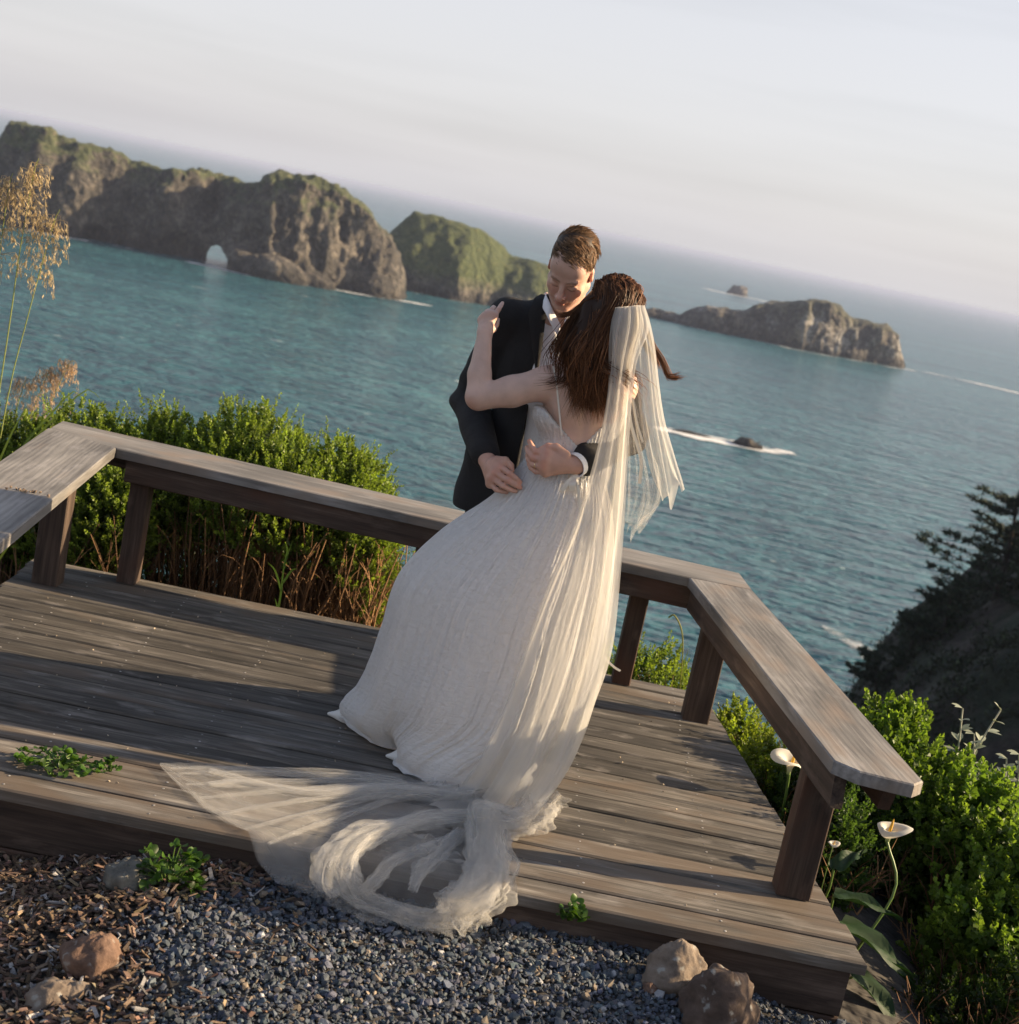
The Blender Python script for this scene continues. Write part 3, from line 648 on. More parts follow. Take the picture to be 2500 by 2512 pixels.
# ------------------------------------------------------------------ plants
def leaf_cloud(pos, dirn, L, W, col, fold=.25):
    """one folded four-corner leaf at each position"""
    n = len(pos); d = dirn / (np.linalg.norm(dirn, axis=1)[:, None] + 1e-9)
    r = rng.normal(size=(n, 3)); s = np.cross(d, r); s /= np.linalg.norm(s, axis=1)[:, None] + 1e-9; u = np.cross(s, d)
    L = np.broadcast_to(L, (n,))[:, None]; W = np.broadcast_to(W, (n,))[:, None]
    V = np.stack([pos, pos + d * L * .58 + s * W + u * L * fold, pos + d * L, pos + d * L * .58 - s * W + u * L * fold], 1).reshape(-1, 3)
    F = np.arange(n)[:, None] * 4 + np.array([0, 1, 2, 3])
    return V, F, np.repeat(col, 4, 0)
def shoots(mb, roots, dirs, length, nl=24, L=.023, W=.0080, base=(.095, .138, .026), tip=(.25, .32, .052)):
    n = len(roots); dirs = dirs / np.linalg.norm(dirs, axis=1)[:, None]
    t = (np.arange(nl) + .5) / nl; ang = np.arange(nl) * 2.39996
    a = np.cross(dirs, np.array([.3, .8, .1])); a /= np.linalg.norm(a, axis=1)[:, None]; b = np.cross(dirs, a)
    bend = rng.normal(0, .12, (n, 3))
    ax = dirs[:, None, :] * (t[None, :, None] * length[:, None, None]) + bend[:, None, :] * (t ** 2)[None, :, None] * length[:, None, None]
    ph = rng.uniform(0, 6.28, n)[:, None] + ang[None]
    rad = a[:, None, :] * np.cos(ph)[..., None] + b[:, None, :] * np.sin(ph)[..., None]
    spread = (1.05 - .75 * t)[None, :, None]
    ld = rad * spread + dirs[:, None, :] * (.35 + .65 * t)[None, :, None] + rng.normal(0, .15, (n, nl, 3))
    pos = roots[:, None, :] + ax
    sizes = (L * rng.uniform(.7, 1.25, (n, nl)) * (1.0 - .45 * t)[None]).ravel()
    tone = rng.lognormal(0, .22, (n, 1, 1)); col = (np.array(base) + (np.array(tip) - np.array(base)) * (t[None, :, None] ** 1.3) * rng.uniform(.5, 1.1, (n, 1, 1))) * tone * rng.lognormal(0, .15, (n, nl, 1))
    V, F, C = leaf_cloud(pos.reshape(-1, 3), ld.reshape(-1, 3), sizes, sizes * W / L * 1.15, col.reshape(-1, 3)); mb.add(V, F, C)
def lump_points(lumps, dens, zcut=None, top=.35):
    P_, D_ = [], []
    for c, r in lumps:
        c = np.array(c); r = np.array(r); ar = 4 * np.pi * ((r[0] * r[1]) ** 1.6 / 3 + (r[0] * r[2]) ** 1.6 / 3 + (r[1] * r[2]) ** 1.6 / 3) ** (1 / 1.6); n = int(ar * dens)
        d = rng.normal(size=(n, 3)); d /= np.linalg.norm(d, axis=1)[:, None]
        dep = 1 - np.abs(rng.normal(0, .16, n)); bump = 1 + .10 * fbm(d * 3.1 + c, 3, 3)
        p = c + d * r * (dep * bump)[:, None]; k = np.ones(n, bool)
        if zcut is not None: k &= p[:, 2] > zcut(p[:, 0]) + rng.normal(0, .05, n)
        nn = d / r; nn /= np.linalg.norm(nn, axis=1)[:, None]
        P_.append(p[k]); D_.append((nn * .75 + np.array([0, 0, .75]) + rng.normal(0, .22, (n, 3)))[k])
    return np.concatenate(P_), np.concatenate(D_)
def bush(name, lumps, dens, label, cat='shrub', group=None, zcut=None, L=.023, W=.0080, nl=18, ln=(.045, .095), stems=0, stem_to=None, base=(.095, .138, .026), tip=(.25, .32, .052), tall=0.0, stem_col=(.20, .105, .045)):
    c0 = np.mean([l[0] for l in lumps], axis=0); gz_ = float(bluff_z(np.array([c0[0]]), np.array([c0[1]]))[0])
    root = empty(name, (c0[0], c0[1], gz_), label, cat, group)
    mb = MB(); p, d = lump_points(lumps, dens, zcut); ln_ = rng.uniform(*ln, len(p))
    if tall: ln_ = ln_ * (1 + tall * (rng.random(len(p)) < .12) * (d[:, 2] > .8))
    shoots(mb, p - d / np.linalg.norm(d, axis=1)[:, None] * .03, d, ln_, nl, L, W, base, tip)
    # inner leaves
    pin = []
    for c, r in lumps:
        n = int(260 * dens / 300 * r[0] * r[1] * r[2] * 60); q = rng.normal(size=(n, 3)); q = q / np.linalg.norm(q, axis=1)[:, None] * (rng.random(n) ** (1 / 3))[:, None] * .82; pin.append(np.array(c) + q * np.array(r))
    pin = np.concatenate(pin)
    if zcut is not None: pin = pin[pin[:, 2] > zcut(pin[:, 0])]
    V, F, C = leaf_cloud(pin, rng.normal(size=pin.shape), L * 1.6, W * 2.2, np.array(base) * rng.lognormal(-.25, .3, len(pin))[:, None]); mb.add(V, F, C)
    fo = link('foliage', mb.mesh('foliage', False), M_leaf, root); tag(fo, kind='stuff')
    if stems:
        sb = MB()
        for k in range(stems):
            c, r = lumps[k % len(lumps)]; x = c[0] + r[0] * random.uniform(-.95, .95); y = c[1] + r[1] * random.uniform(-.9, .5)
            zt = c[2] + r[2] * random.uniform(-.1, .5); zb = float(bluff_z(np.array([x]), np.array([y]))[0]) - .02
            p0 = np.array([x * .9 + c[0] * .1, y, zb]); p1 = np.array([x + random.uniform(-.12, .12), y + random.uniform(-.1, .1), zt]); mid = (p0 + p1) / 2 + np.array([random.uniform(-.06, .06), random.uniform(-.05, .05), 0])
            pts = smooth_path([p0, mid, p1], 6); r0 = random.uniform(.002, .0055)
            cc = np.array(stem_col) * random.uniform(.4, 1.5)
            sb.add(*tube(pts, np.linspace(r0, r0 * .5, 6), 4), cc)
            for q in range(4):
                t0 = random.uniform(.2, .9); a = pts[int(t0 * 5)]; b = a + np.array([random.uniform(-.10, .10), random.uniform(-.08, .08), random.uniform(.03, .16)])
                sb.add(*tube(np.array([a, (a + b) / 2 + np.array([0, 0, .012]), b]), [r0 * .5, r0 * .4, r0 * .2], 3), cc * random.uniform(.7, 1.3))
        so = link('stems', sb.mesh('stems'), M_twig, root); tag(so, kind='stuff')
    return root
GH = 'clipped coastal shrubs round the deck'
zc = lambda x: np.interp(x, [-2.6, -1.75, -1.45, -1.1, -.8, -.55], [-.5, -.25, .10, .16, .10, -.05])
zc2 = lambda x: np.interp(x, [-1.75, -1.5, -1.1, -.8, -.62, -.5], [-.1, .06, .12, .08, .0, -.25])
kw = dict(group=GH, tall=.9)
bush('coastal_shrub', [((-2.35, 6.75, -.05), (.42, .42, .42)), ((-1.98, 6.6, .06), (.36, .35, .46))], 840, 'leafy green shrub behind the left bench corner among dry grass', stems=60, **kw)
bush('coastal_shrub', [((-1.76, 6.28, .02), (.20, .16, .32)), ((-1.62, 6.7, .05), (.34, .38, .50))], 930, 'bright green shrub showing between the two left posts', stems=90, zcut=zc, **kw)
bush('coastal_shrub', [((-1.25, 6.72, .12), (.40, .42, .54)), ((-1.05, 6.5, .12), (.32, .28, .42))], 960, 'largest green shrub with bare orange stems behind the back bench', stems=330, zcut=zc2, **kw)
bush('coastal_shrub', [((-.80, 6.75, .10), (.27, .40, .48)), ((-.66, 6.55, .03), (.19, .28, .40))], 960, 'green shrub end next to the white skirt, left of the couple', stems=260, zcut=zc2, **kw)
bush('coastal_shrub', [((.40, 6.5, -.34), (.30, .22, .30)), ((.78, 6.42, -.29), (.26, .2, .27))], 600, 'low green shrub under the back bench right of the veil', stems=40, group=GH, ln=(.05, .12))
bush('coastal_shrub', [((1.12, 5.75, -.26), (.19, .24, .26)), ((1.17, 5.35, -.24), (.16, .22, .24))], 620, 'small yellow green shrub at the back right deck corner', stems=30, group=GH, ln=(.04, .09), base=(.12, .17, .025), tip=(.24, .28, .04))
bush('coastal_shrub', [((1.38, 5.05, -.18), (.22, .34, .34)), ((1.30, 4.72, -.20), (.15, .25, .30))], 620, 'dark green shaded shrub behind the right bench', stems=40, group=GH, ln=(.04, .10), base=(.035, .07, .018), tip=(.07, .12, .03))  # leaf colours set darker to carry the shade behind the bench
kw = dict(group=GH, L=.032, W=.0135, ln=(.05, .11), nl=16, base=(.080, .140, .022), tip=(.19, .27, .045))
bush('coastal_shrub', [((1.60, 5.25, -.10), (.26, .32, .36)), ((1.85, 5.0, -.16), (.26, .32, .34))], 520, 'bright leafy shrub rising behind the right bench seat', stems=60, **kw)
bush('coastal_shrub', [((1.98, 4.62, -.22), (.26, .32, .36)), ((2.2, 4.85, -.26), (.30, .4, .34)), ((1.80, 4.40, -.30), (.2, .24, .30))], 520, 'sunlit leafy shrub at the right edge beyond the bench end', stems=120, **kw)
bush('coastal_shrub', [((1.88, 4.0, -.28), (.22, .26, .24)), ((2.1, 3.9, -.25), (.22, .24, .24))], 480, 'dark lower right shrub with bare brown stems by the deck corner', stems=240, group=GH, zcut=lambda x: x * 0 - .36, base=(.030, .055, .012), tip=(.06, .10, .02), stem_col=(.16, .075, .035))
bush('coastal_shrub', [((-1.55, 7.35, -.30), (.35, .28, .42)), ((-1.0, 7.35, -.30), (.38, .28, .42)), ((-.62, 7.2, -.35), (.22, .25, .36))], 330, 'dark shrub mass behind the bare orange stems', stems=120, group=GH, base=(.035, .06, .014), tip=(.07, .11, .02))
bush('coastal_shrub', [((2.28, 3.30, .22), (.30, .30, .50)), ((2.65, 3.5, .3), (.35, .4, .55)), ((2.25, 2.85, .2), (.32, .35, .50))], 330, 'unseen shrub added past the lower right corner to shade the gravel', stems=40, group=GH, base=(.06, .1, .02))  # added out of view so that its shadow falls over the gravel
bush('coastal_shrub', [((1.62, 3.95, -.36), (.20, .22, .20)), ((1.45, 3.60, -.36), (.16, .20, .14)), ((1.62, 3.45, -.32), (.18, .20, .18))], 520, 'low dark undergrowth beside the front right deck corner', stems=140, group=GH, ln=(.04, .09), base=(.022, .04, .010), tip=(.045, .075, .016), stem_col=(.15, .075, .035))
# calla lilies
M_spathe = leaf_mat('calla spathe', .5, .35, gain=(1.0, .95, .75))
def calla(tipF, Y, stem_xy, label, size=1.0, face=.3, bend=0.1, leaves=()):
    c = P(*tipF, Y); gz_ = float(bluff_z(np.array([stem_xy[0]]), np.array([stem_xy[1]]))[0])
    root = empty('calla_lily', (stem_xy[0], stem_xy[1], gz_), label, 'flower', 'white calla lilies beside the deck')
    st = smooth_path([np.array([*stem_xy, gz_]), lerp(np.array([*stem_xy, gz_]), c, .55) + [bend, 0, 0], c - [0, 0, .05 * size]], 10)
    link('stem', mesh('stem', *tube(st, .0048 * size, 7)), M_green, root)
    nu, nv = 14, 30; u = np.linspace(0, 1, nu)[:, None]; th = (np.linspace(-1, 1, nv) * np.pi * 1.04)[None]
    rr_ = (.006 + .045 * u ** 2.2) * (1 + .35 * np.cos(th)) * size; z = (-.055 + .075 * u + .012 * np.cos(th) * u ** 2 - .020 * u ** 6 * (1 + .5 * np.sin(2 * th))) * size
    X_ = rr_ * np.cos(th + face) * 1.1; Y_ = rr_ * np.sin(th + face); lip = u ** 8 * .010 * size
    V = np.stack([X_, Y_, z - lip], -1).reshape(-1, 3) + c
    cc = np.array([.80, .76, .66])[None] * np.ones((nu * nv, 1)); g_ = np.repeat((1 - np.clip(u * 2.2, 0, 1)), nv, 1).reshape(-1, 1); cc = cc * (1 - g_) + np.array([.25, .36, .10]) * g_
    link('spathe', mesh('spathe', V, grid_faces(nu, nv), True, cc), M_spathe, root)
    link('spadix', mesh('spadix', *tube(np.linspace(c + [0, 0, -.03 * size], c + [.004, 0, .028 * size], 6), [.004 * size, .0055 * size, .0055 * size, .005 * size, .004 * size, .001], 8)), plain('yellow spadix', (.75, .42, .05), .7), root)
    return root
M_green = plain('fleshy green stem', (.10, .17, .035), .4)
calla((1945, 1862), 4.78, (1.17, 4.86), 'wide open white calla lily beside the right bench, behind its fascia', 1.05, 2.6, .0)
calla((2185, 2028), 4.25, (1.30, 4.12), 'white calla lily on a curved stem right of the front bench post', .95, .4, .07)
calla((2045, 2068), 4.40, (1.22, 4.34), 'small white calla lily mostly hidden behind the front bench post', .34, 1.0, .0)
M_bigleaf = leaf_mat('calla leaf', .6, .2)
def big_leaf(root, base, tip, wid, col, droop=.03):
    base = np.array(base, float); tip = np.array(tip, float); n, m_ = 12, 7; t = np.linspace(0, 1, n); ax = tip - base; s = np.cross(ax, [0, 0, 1.0]); s /= np.linalg.norm(s); up = np.cross(s, ax); up /= np.linalg.norm(up)
    prof = np.sin(np.pi * np.clip(t * .93 + .07, 0, 1) ** .6) * (1 - t ** 4) ; u = np.linspace(-1, 1, m_)
    V = base + ax * t[:, None, None] + s * (u[None, :, None] * (wid * prof)[:, None, None]) + up * ((np.abs(u)[None] * .35 * wid * prof[:, None] + .008 * np.sin(11 * t[:, None] + 4 * u[None])) - droop * t[:, None] ** 2 * 1)[..., None]
    link('leaf', mesh('leaf', V.reshape(-1, 3), grid_faces(n, m_), True, np.broadcast_to(np.array(col), (n * m_, 3))), M_bigleaf, root)
    gz_ = float(bluff_z(base[0:1], base[1:2])[0]); 
    link('leaf_stalk', mesh('leaf_stalk', *tube(smooth_path([[base[0] - .02, base[1] + .03, gz_], lerp([base[0], base[1], gz_], base, .6), base], 6), .004, 6)), M_green, root)
cl = empty('calla_leaves', (1.30, 4.05, -.3), 'broad dark green calla leaves at the right deck edge below the lily', 'plant')
for b_, t_, w_ in (((1.20, 4.12, -.02), (1.40, 4.06, .0), .040), ((1.21, 4.02, -.06), (1.43, 3.90, -.10), .055), ((1.27, 4.16, -.12), (1.50, 4.02, -.2), .050), ((1.22, 4.26, .0), (1.33, 4.36, .07), .034), ((1.26, 3.93, -.16), (1.42, 3.78, -.24), .045)):
    big_leaf(cl, b_, t_, w_, (.014, .040, .009))
# silver leafed plant
def sprig_leaves(root, pts, L, W, col, mat, every=1, sp=1.0):
    k = 0
    for i in range(1, len(pts), every):
        for q in range(2):
            a = k * 2.4 + q * math.pi; k += 1; d = pts[min(i + 1, len(pts) - 1)] - pts[i - 1]; d /= np.linalg.norm(d)
            s = np.cross(d, [math.cos(a), math.sin(a), .2]); s /= np.linalg.norm(s); t = i / len(pts); LL = L * (1.1 - .5 * t)
            b = pts[i]; n = 6; tt = np.linspace(0, 1, n); ax = b + (s * sp + d * (.35 + .5 * t)) * LL * tt[:, None] - np.array([0, 0, 1]) * (LL * .35 * tt ** 2)[:, None]
            w_ = W * np.sin(np.pi * np.clip(tt * .95 + .04, 0, 1)); e = np.cross(s, d); V = np.stack([ax + e * w_[:, None], ax - d * w_[:, None] * .25, ax - e * w_[:, None]], 1).reshape(-1, 3)
            cc = np.array(col) * random.uniform(.8, 1.2); link('leaf', mesh('leaf', V, grid_faces(n, 3), True, np.broadcast_to(cc, (n * 3, 3))), mat, root)
M_silver = leaf_mat('silver leaf', .7, .25, gain=(1, 1, .8)); M_sstem = plain('woolly stem', (.42, .42, .34), .9)
sv = empty('silver_shrub', (1.9, 5.3, -.5), 'silver grey leafed plant rising at the right above the green shrubs', 'plant')
for a, b in (((2320, 1960), (2362, 1738)), ((2305, 1960), (2455, 1742)), ((2370, 1960), (2390, 1800)), ((2440, 1990), (2470, 1860)), ((2480, 1990), (2500, 1850)), ((2400, 1990), (2420, 1880))):
    p0 = P(*a, 5.25); p1 = P(*b, 5.2); pt = smooth_path([p0 - [.02, 0, .2], p0, lerp(p0, p1, .5) + [.01, 0, .01], p1], 13)
    link('stem', mesh('stem', *tube(pt, np.linspace(.005, .003, 13), 6)), M_sstem, sv); sprig_leaves(sv, pt[4:], .062, .011, (.30, .33, .25), M_silver)
# weeds with lobed leaves
M_weed = leaf_mat('weed leaf', .4, .4)
def weed(c, n, spread, h, label, size=.022, lean=(0, 0), name='ivy_weed', group=None, floor=None):
    c = np.array(c, float); root = empty(name, tuple(c), label, 'weed', group); sb = MB(); lb_ = MB()
    for i in range(n):
        a = random.uniform(0, 6.28); r = spread * math.sqrt(random.random()); e = c + np.array([r * math.cos(a) + lean[0], r * math.sin(a) * .6 + lean[1], h * random.uniform(.25, 1.0) * (1 - .5 * r / spread)])
        if floor is not None: e[2] = max(e[2], floor + .008)
        sb.add(*tube(smooth_path([c + np.array([.2 * r * math.cos(a), .1 * r * math.sin(a), .002]), lerp(c, e, .5) + [0, 0, .012], e], 5), .0014, 4), (.16, .24, .05))
        yaw = random.uniform(0, 6.28); tl = random.uniform(-.7, .7); s = size * random.uniform(.6, 1.25); k = 15
        th = np.linspace(-2.7, 2.7, k); rad = s * (.62 + .38 * np.abs(np.cos(th * 1.35))); u = np.stack([rad * np.cos(th), rad * np.sin(th), .25 * s * np.cos(3 * th) + .2 * rad], -1)
        Rm = np.array(Matrix.Rotation(yaw, 3, 'Z') @ Matrix.Rotation(tl, 3, 'X') @ Matrix.Rotation(random.uniform(-.6, .3), 3, 'Y')); V = np.vstack([[0, 0, 0], u]) @ Rm.T + e
        lb_.add(V, [(0, j + 1, j + 2) for j in range(k - 1)], np.array([.055, .115, .016]) * random.uniform(.5, 1.5))
    link('stems', sb.mesh('stems'), M_green, root); tag(link('leaves', lb_.mesh('leaves', True), M_weed, root), kind='stuff')
weed((-1.12, 3.86, .0), 46, .13, .055, 'sprawling green weed on the deck boards at the left edge', .020, floor=0)
weed((-.985, 3.90, .0), 13, .035, .05, 'little green weed sprig on the deck next to the sprawling one', .015, floor=0)
weed((-.69, 3.52, -.12), 62, .105, .15, 'bushy green weed in the gravel beside the speckled rock', .022)
weed((.385, 3.655, -.045), 20, .035, .085, 'green weed climbing the deck front edge right of the veil', .019, lean=(0, -.03))
# grasses
M_grass = leaf_mat('grass blade', .5, .4); M_straw = leaf_mat('dry oat seed', .6, .5, gain=(1.0, .96, .80))
def spikelets(mb, axis, n, wide, drop, L, colr):
    axis = np.asarray(axis); m_ = len(axis)
    for i in range(n):
        t = random.random() ** .8; b = axis[int(t * (m_ - 1))]; a = random.uniform(0, 6.28); r = wide * random.uniform(.25, 1) * (1 - .5 * t)
        e = b + np.array([r * math.cos(a), r * math.sin(a) * .7, random.uniform(-.1, .35) * r]); f = e + np.array([r * .25 * math.cos(a), r * .2 * math.sin(a), -drop * random.uniform(.3, 1)])
        mb.add(*tube(smooth_path([b, e, f], 5), .0007, 3), np.array(colr) * .7)
        for q in range(random.randint(2, 4)):
            g_ = lerp(e, f, random.random()) + np.array([random.uniform(-.01, .01), random.uniform(-.01, .01), 0]); d = np.array([random.uniform(-.5, .5), random.uniform(-.5, .5), -1.0])
            V, F, C = leaf_cloud(g_[None], d[None], L * random.uniform(.7, 1.3), L * .13, np.array(colr)[None] * random.uniform(.6, 1.3)); mb.add(V, F, C)
            V, F, C = leaf_cloud(g_[None], (d + np.array([.25, .1, 0]))[None], L * random.uniform(.8, 1.4), L * .10, np.array(colr)[None] * random.uniform(.6, 1.3)); mb.add(V, F, C)
def oat(label, stalks, Y, seeds, wide, base_dx=-.02, colr=(.60, .48, .30)):
    s0 = P(*stalks[0][0], Y); gz_ = float(bluff_z(s0[0:1], np.array([Y]))[0]); root = empty('oat_grass', (s0[0] + base_dx, Y, gz_), label, 'grass', 'dry oat grass by the left bench')
    for (a, b), tf in zip(stalks, seeds):
        p0, p1 = P(*a, Y), P(*b, Y); g0 = np.array([p0[0] + base_dx - .02, Y + .03, gz_]); pts = smooth_path([g0, p0, lerp(p0, p1, .5) + [-.006, 0, 0], p1, p1 + (p1 - p0) * .12 + np.array([.01, 0, -.01])], 16)
        link('stalk', mesh('stalk', *tube(pts, np.linspace(.0032, .0012, 16), 5), True, np.array([.30, .33, .10])), M_grass, root)
        if tf[0]:
            mb = MB(); spikelets(mb, smooth_path([lerp(p0, p1, tf[1]), lerp(p0, p1, .9), p1 + (p1 - p0) * .1], 14), tf[0], wide, .09, .022, colr); tag(link('seed_head', mb.mesh('seed_head', False), M_straw, root), kind='stuff')
    return root
oat('tall dry oat grass with golden seed heads at the far left edge', [((18, 830), (82, 430)), ((14, 1000), (128, 560)), ((-30, 900), (20, 470))], 5.75, [(95, .62), (70, .72), (80, .6)], .105)
oat('shorter pale oat grass behind the left bench', [((60, 1075), (118, 915)), ((20, 1090), (60, 940)), ((90, 1080), (165, 900))], 6.9, [(70, .2), (45, .2), (55, .3)], .10, colr=(.58, .42, .28))
def blade(root, pts, w_, col, n=9):
    pts = smooth_path(pts, n); t = np.linspace(0, 1, n); d = np.gradient(pts, axis=0); s = np.cross(d, [0, 1.0, .2]); s /= np.linalg.norm(s, axis=1)[:, None] + 1e-9; ww = w_ * (1 - t ** 2.5) * .5
    V = np.stack([pts + s * ww[:, None], pts - s * ww[:, None]], 1).reshape(-1, 3); link('blade', mesh('blade', V, grid_faces(n, 2), True, np.broadcast_to(np.array(col), (2 * n, 3))), M_grass, root)
gt = empty('grass_tuft', (-2.1, 5.75, -.3), 'long green grass blades hanging past the left bench', 'grass')
for F_, Y_ in (((( -20, 1400), (40, 1310), (95, 1250), (120, 1200)), 5.8), (((14, 1180), (60, 1090), (130, 1010), (180, 960), (205, 985)), 5.9), (((-10, 1150), (30, 1060), (70, 990)), 6.0), (((50, 1110), (100, 1060), (160, 1000), (215, 955), (250, 985)), 6.3), (((0, 1260), (40, 1210), (60, 1150)), 5.9)):
    blade(gt, [P(*q, Y_) for q in F_], .010, (.20, .26, .06))
g1 = empty('bent_grass', (.80, 6.0, -.2), 'single bent grass stem behind the bench right of the veil', 'grass')
p_ = [P(*q, 6.05) for q in ((1668, 1690), (1675, 1600), (1672, 1545), (1655, 1510), (1640, 1515))]; link('stalk', mesh('stalk', *tube(smooth_path(p_, 14), np.linspace(.0025, .004, 14), 5), True, np.array([.28, .28, .08])), M_grass, g1); blade(g1, [P(*q, 6.05) for q in ((1680, 1690), (1676, 1640), (1690, 1590))], .008, (.22, .28, .06))
g2 = empty('grass_sprig', (-.62, 5.89, -.05), 'thin green grass sprig growing through the back edge of the deck', 'grass')
for F_ in (((680, 1508), (690, 1450), (697, 1390), (722, 1315)), ((690, 1450), (675, 1400), (655, 1378)), ((694, 1430), (715, 1400), (730, 1395)), ((676, 1510), (680, 1490), (674, 1465)), ((697, 1390), (705, 1350), (700, 1330))): blade(g2, [P(*q, 5.86) for q in F_], .009, (.10, .17, .04))
# cypress trees on the headland
M_cyp = leaf_mat('cypress foliage', .7, .1)
def cypress(x, y, h, label, lean=-.12, seed=1, spread=.5):
    rs = random.Random(seed); z0 = float(bluff_z(np.array([x]), np.array([y]))[0]) - .3; root = empty('cypress_tree', (x, y, z0), label, 'tree', 'cypress trees on the headland')
    b0 = np.array([x, y, z0]); top = b0 + np.array([lean * h, 0, h]); tr = smooth_path([b0, lerp(b0, top, .5) + [.02 * h, 0, 0], top], 10); link('trunk', mesh('trunk', *tube(tr, np.linspace(.035 * h, .006 * h, 10), 7), True, np.array([.035, .028, .022])), M_twig, root)
    mb = MB(); tb = MB()
    for i in range(int(18 + 2.4 * h)):
        t = rs.uniform(.12, .99); b = tr[int(t * 9)]; a = rs.uniform(0, 6.28); L_ = h * spread * (1.1 - t) * rs.uniform(.55, 1.15) + .12 * h; dx = math.cos(a) - .35; e = b + np.array([dx * L_, math.sin(a) * L_, L_ * rs.uniform(.05, .38)])
        pt = smooth_path([b, lerp(b, e, .5) - [0, 0, .04 * L_], e], 8); tb.add(*tube(pt, np.linspace(.008 * h, .002 * h, 8), 4), (.03, .024, .018))
        n = 170; q = rng.random(n) ** .6; c = pt[(q * 7).astype(int)] + rng.normal(0, .024 * h, (n, 3)) * np.array([1, 1, .32]); d = (e - b)[None] / L_ + rng.normal(0, .55, (n, 3)) + [0, 0, .25]
        V, F, C = leaf_cloud(c, d, (.18 + .02 * h) * rng.uniform(.6, 1.3, n), .05, np.array([.020, .034, .016]) * rng.lognormal(0, .35, n)[:, None]); mb.add(V, F, C)
    link('limbs', tb.mesh('limbs'), M_twig, root); tag(link('crown', mb.mesh('crown', False), M_cyp, root), kind='stuff')
for (fx, fy), h_, lab, ln_, sd_, sp_ in (((2175, 1625), 3.2, 'small cypress lowest on the headland slope', -.25, 2, .6), ((2240, 1560), 3.6, 'slender cypress on the headland second from the bottom', -.02, 5, .36), ((2325, 1500), 3.9, 'bushy cypress on the headland below the tallest tree', -.03, 7, .5), ((2450, 1440), 6.6, 'tallest dark cypress on the headland at the right edge', -.05, 11, .62), ((2560, 1400), 7.0, 'dark cypress mostly out of frame at the right edge', -.05, 13, .5)):
    c = P(fx, fy, 80); cypress(c[0], 80, h_, lab, ln_, sd_, sp_)
sx = rng.uniform(20, 46, 9000); sy = rng.uniform(58, 104, 9000); sx = sx * sy / 80; sz_ = bluff_z(sx, sy); kp = fbm(np.stack([sx * .25, sy * .25, 0 * sx], -1), 3, 6) > -.1; sx, sy, sz_ = sx[kp], sy[kp], sz_[kp]; n = len(sx)
pp = np.repeat(np.stack([sx, sy, sz_], -1), 7, 0) + rng.normal(0, .28, (n * 7, 3)) * np.array([1, 1, .6]) + [0, 0, .15]
V, F, C = leaf_cloud(pp, rng.normal(size=pp.shape) + [0, 0, .8], rng.uniform(.2, .5, len(pp)), .07, np.array([.018, .026, .011]) * rng.lognormal(0, .45, len(pp))[:, None])
tag(link('headland_scrub', mesh('headland_scrub', V, F, False, C), M_cyp), 'dark low scrub covering the headland slope', kind='stuff')
# bits of debris blown onto the boards
db = MB(); n = 130; x_ = rng.uniform(-1.7, 1.1, n); y_ = rng.uniform(3.7, 5.8, n)
V, F, C = scatter(stones, IF, np.stack([x_, y_, np.full(n, .003)], -1), rng.uniform(.0012, .0042, (n, 3)), rand_rot(n), np.array([.33, .27, .2]) * rng.lognormal(0, .4, n)[:, None]); db.add(V, F, C)
pb = PZ(60, 1205, ZLh + .006); n = 16; q_ = rng.normal(0, 1, (n, 2)); V, F, C = scatter(stones, IF, np.stack([pb[0] + .035 * q_[:, 0], pb[1] + .010 * q_[:, 1], np.full(n, pb[2] + .003)], -1), rng.uniform(.003, .006, (n, 3)), rand_rot(n), np.array([.18, .13, .09]) * rng.lognormal(0, .3, n)[:, None]); db.add(V, F, C)
tag(link('debris', db.mesh('debris', False), M_stone), 'crumbs of soil and dry leaf scattered on the boards', kind='stuff')
# ------------------------------------------------------------------ the couple
def G(x, y, Y): return P(1050 + .44 * x, 500 + .44 * y, Y)          # survey of the close-up of the couple
def H2(x, y, Y): return P(1130 + x / 4.81, 1040 + y / 4.81, Y)       # survey of the hands
def H3(x, y, Y): return P(1120 + x / 5.52, 700 + y / 5.52, Y)
def skin_mat():
    m = Mat('skin'); a = m.attr(); n = m.noise(m.coord('Object'), 160, 4, .6); n2 = m.noise(m.coord('Object'), 18, 4, .6)
    c = m.n('ShaderNodeVectorMath', {0: a.outputs['Color'], 3: m.rng(n2, .3, .7, .9, 1.1)}, operation='SCALE')
    return m.done(m.bsdf(c.outputs[0], .48, m.bump(n, .12, .002), **{'Subsurface Weight': .18, 'Subsurface Radius': (.010, .0045, .0025), 'Subsurface Scale': 1.0, 'Specular IOR Level': .4}))
M_skin = skin_mat()
def cloth_mat(name, col, rough=.85, scale=900, bstr=.25, sheen=.2, wr=0.0):
    m = Mat(name); co = m.coord('Object'); n = m.noise(co, scale, 2, .5); n2 = m.noise(co, 7, 5, .6)
    c = m.n('ShaderNodeVectorMath', {0: c4(*col)[:3], 3: m.rng(n2, .3, .7, .85, 1.15)}, operation='SCALE')
    b = m.bump(n, bstr, .0015)
    if wr: b = m.bump(m.noise(co, 26, 5, .6, .8), wr, .006, b)
    return m.done(m.bsdf(c.outputs[0], rough, b, **{'Sheen Weight': sheen}))
M_jacket = cloth_mat('charcoal suiting', (.0135, .0122, .0125), .88, 900, .35, .0, .55); M_shirt = cloth_mat('white cotton shirt', (.84, .84, .85), .85, 700, .2, .2, .25); M_shoe = plain('black leather', (.012, .011, .011), .35)
SK_M = np.array([.60, .385, .30]); SK_F = np.array([.62, .42, .335])
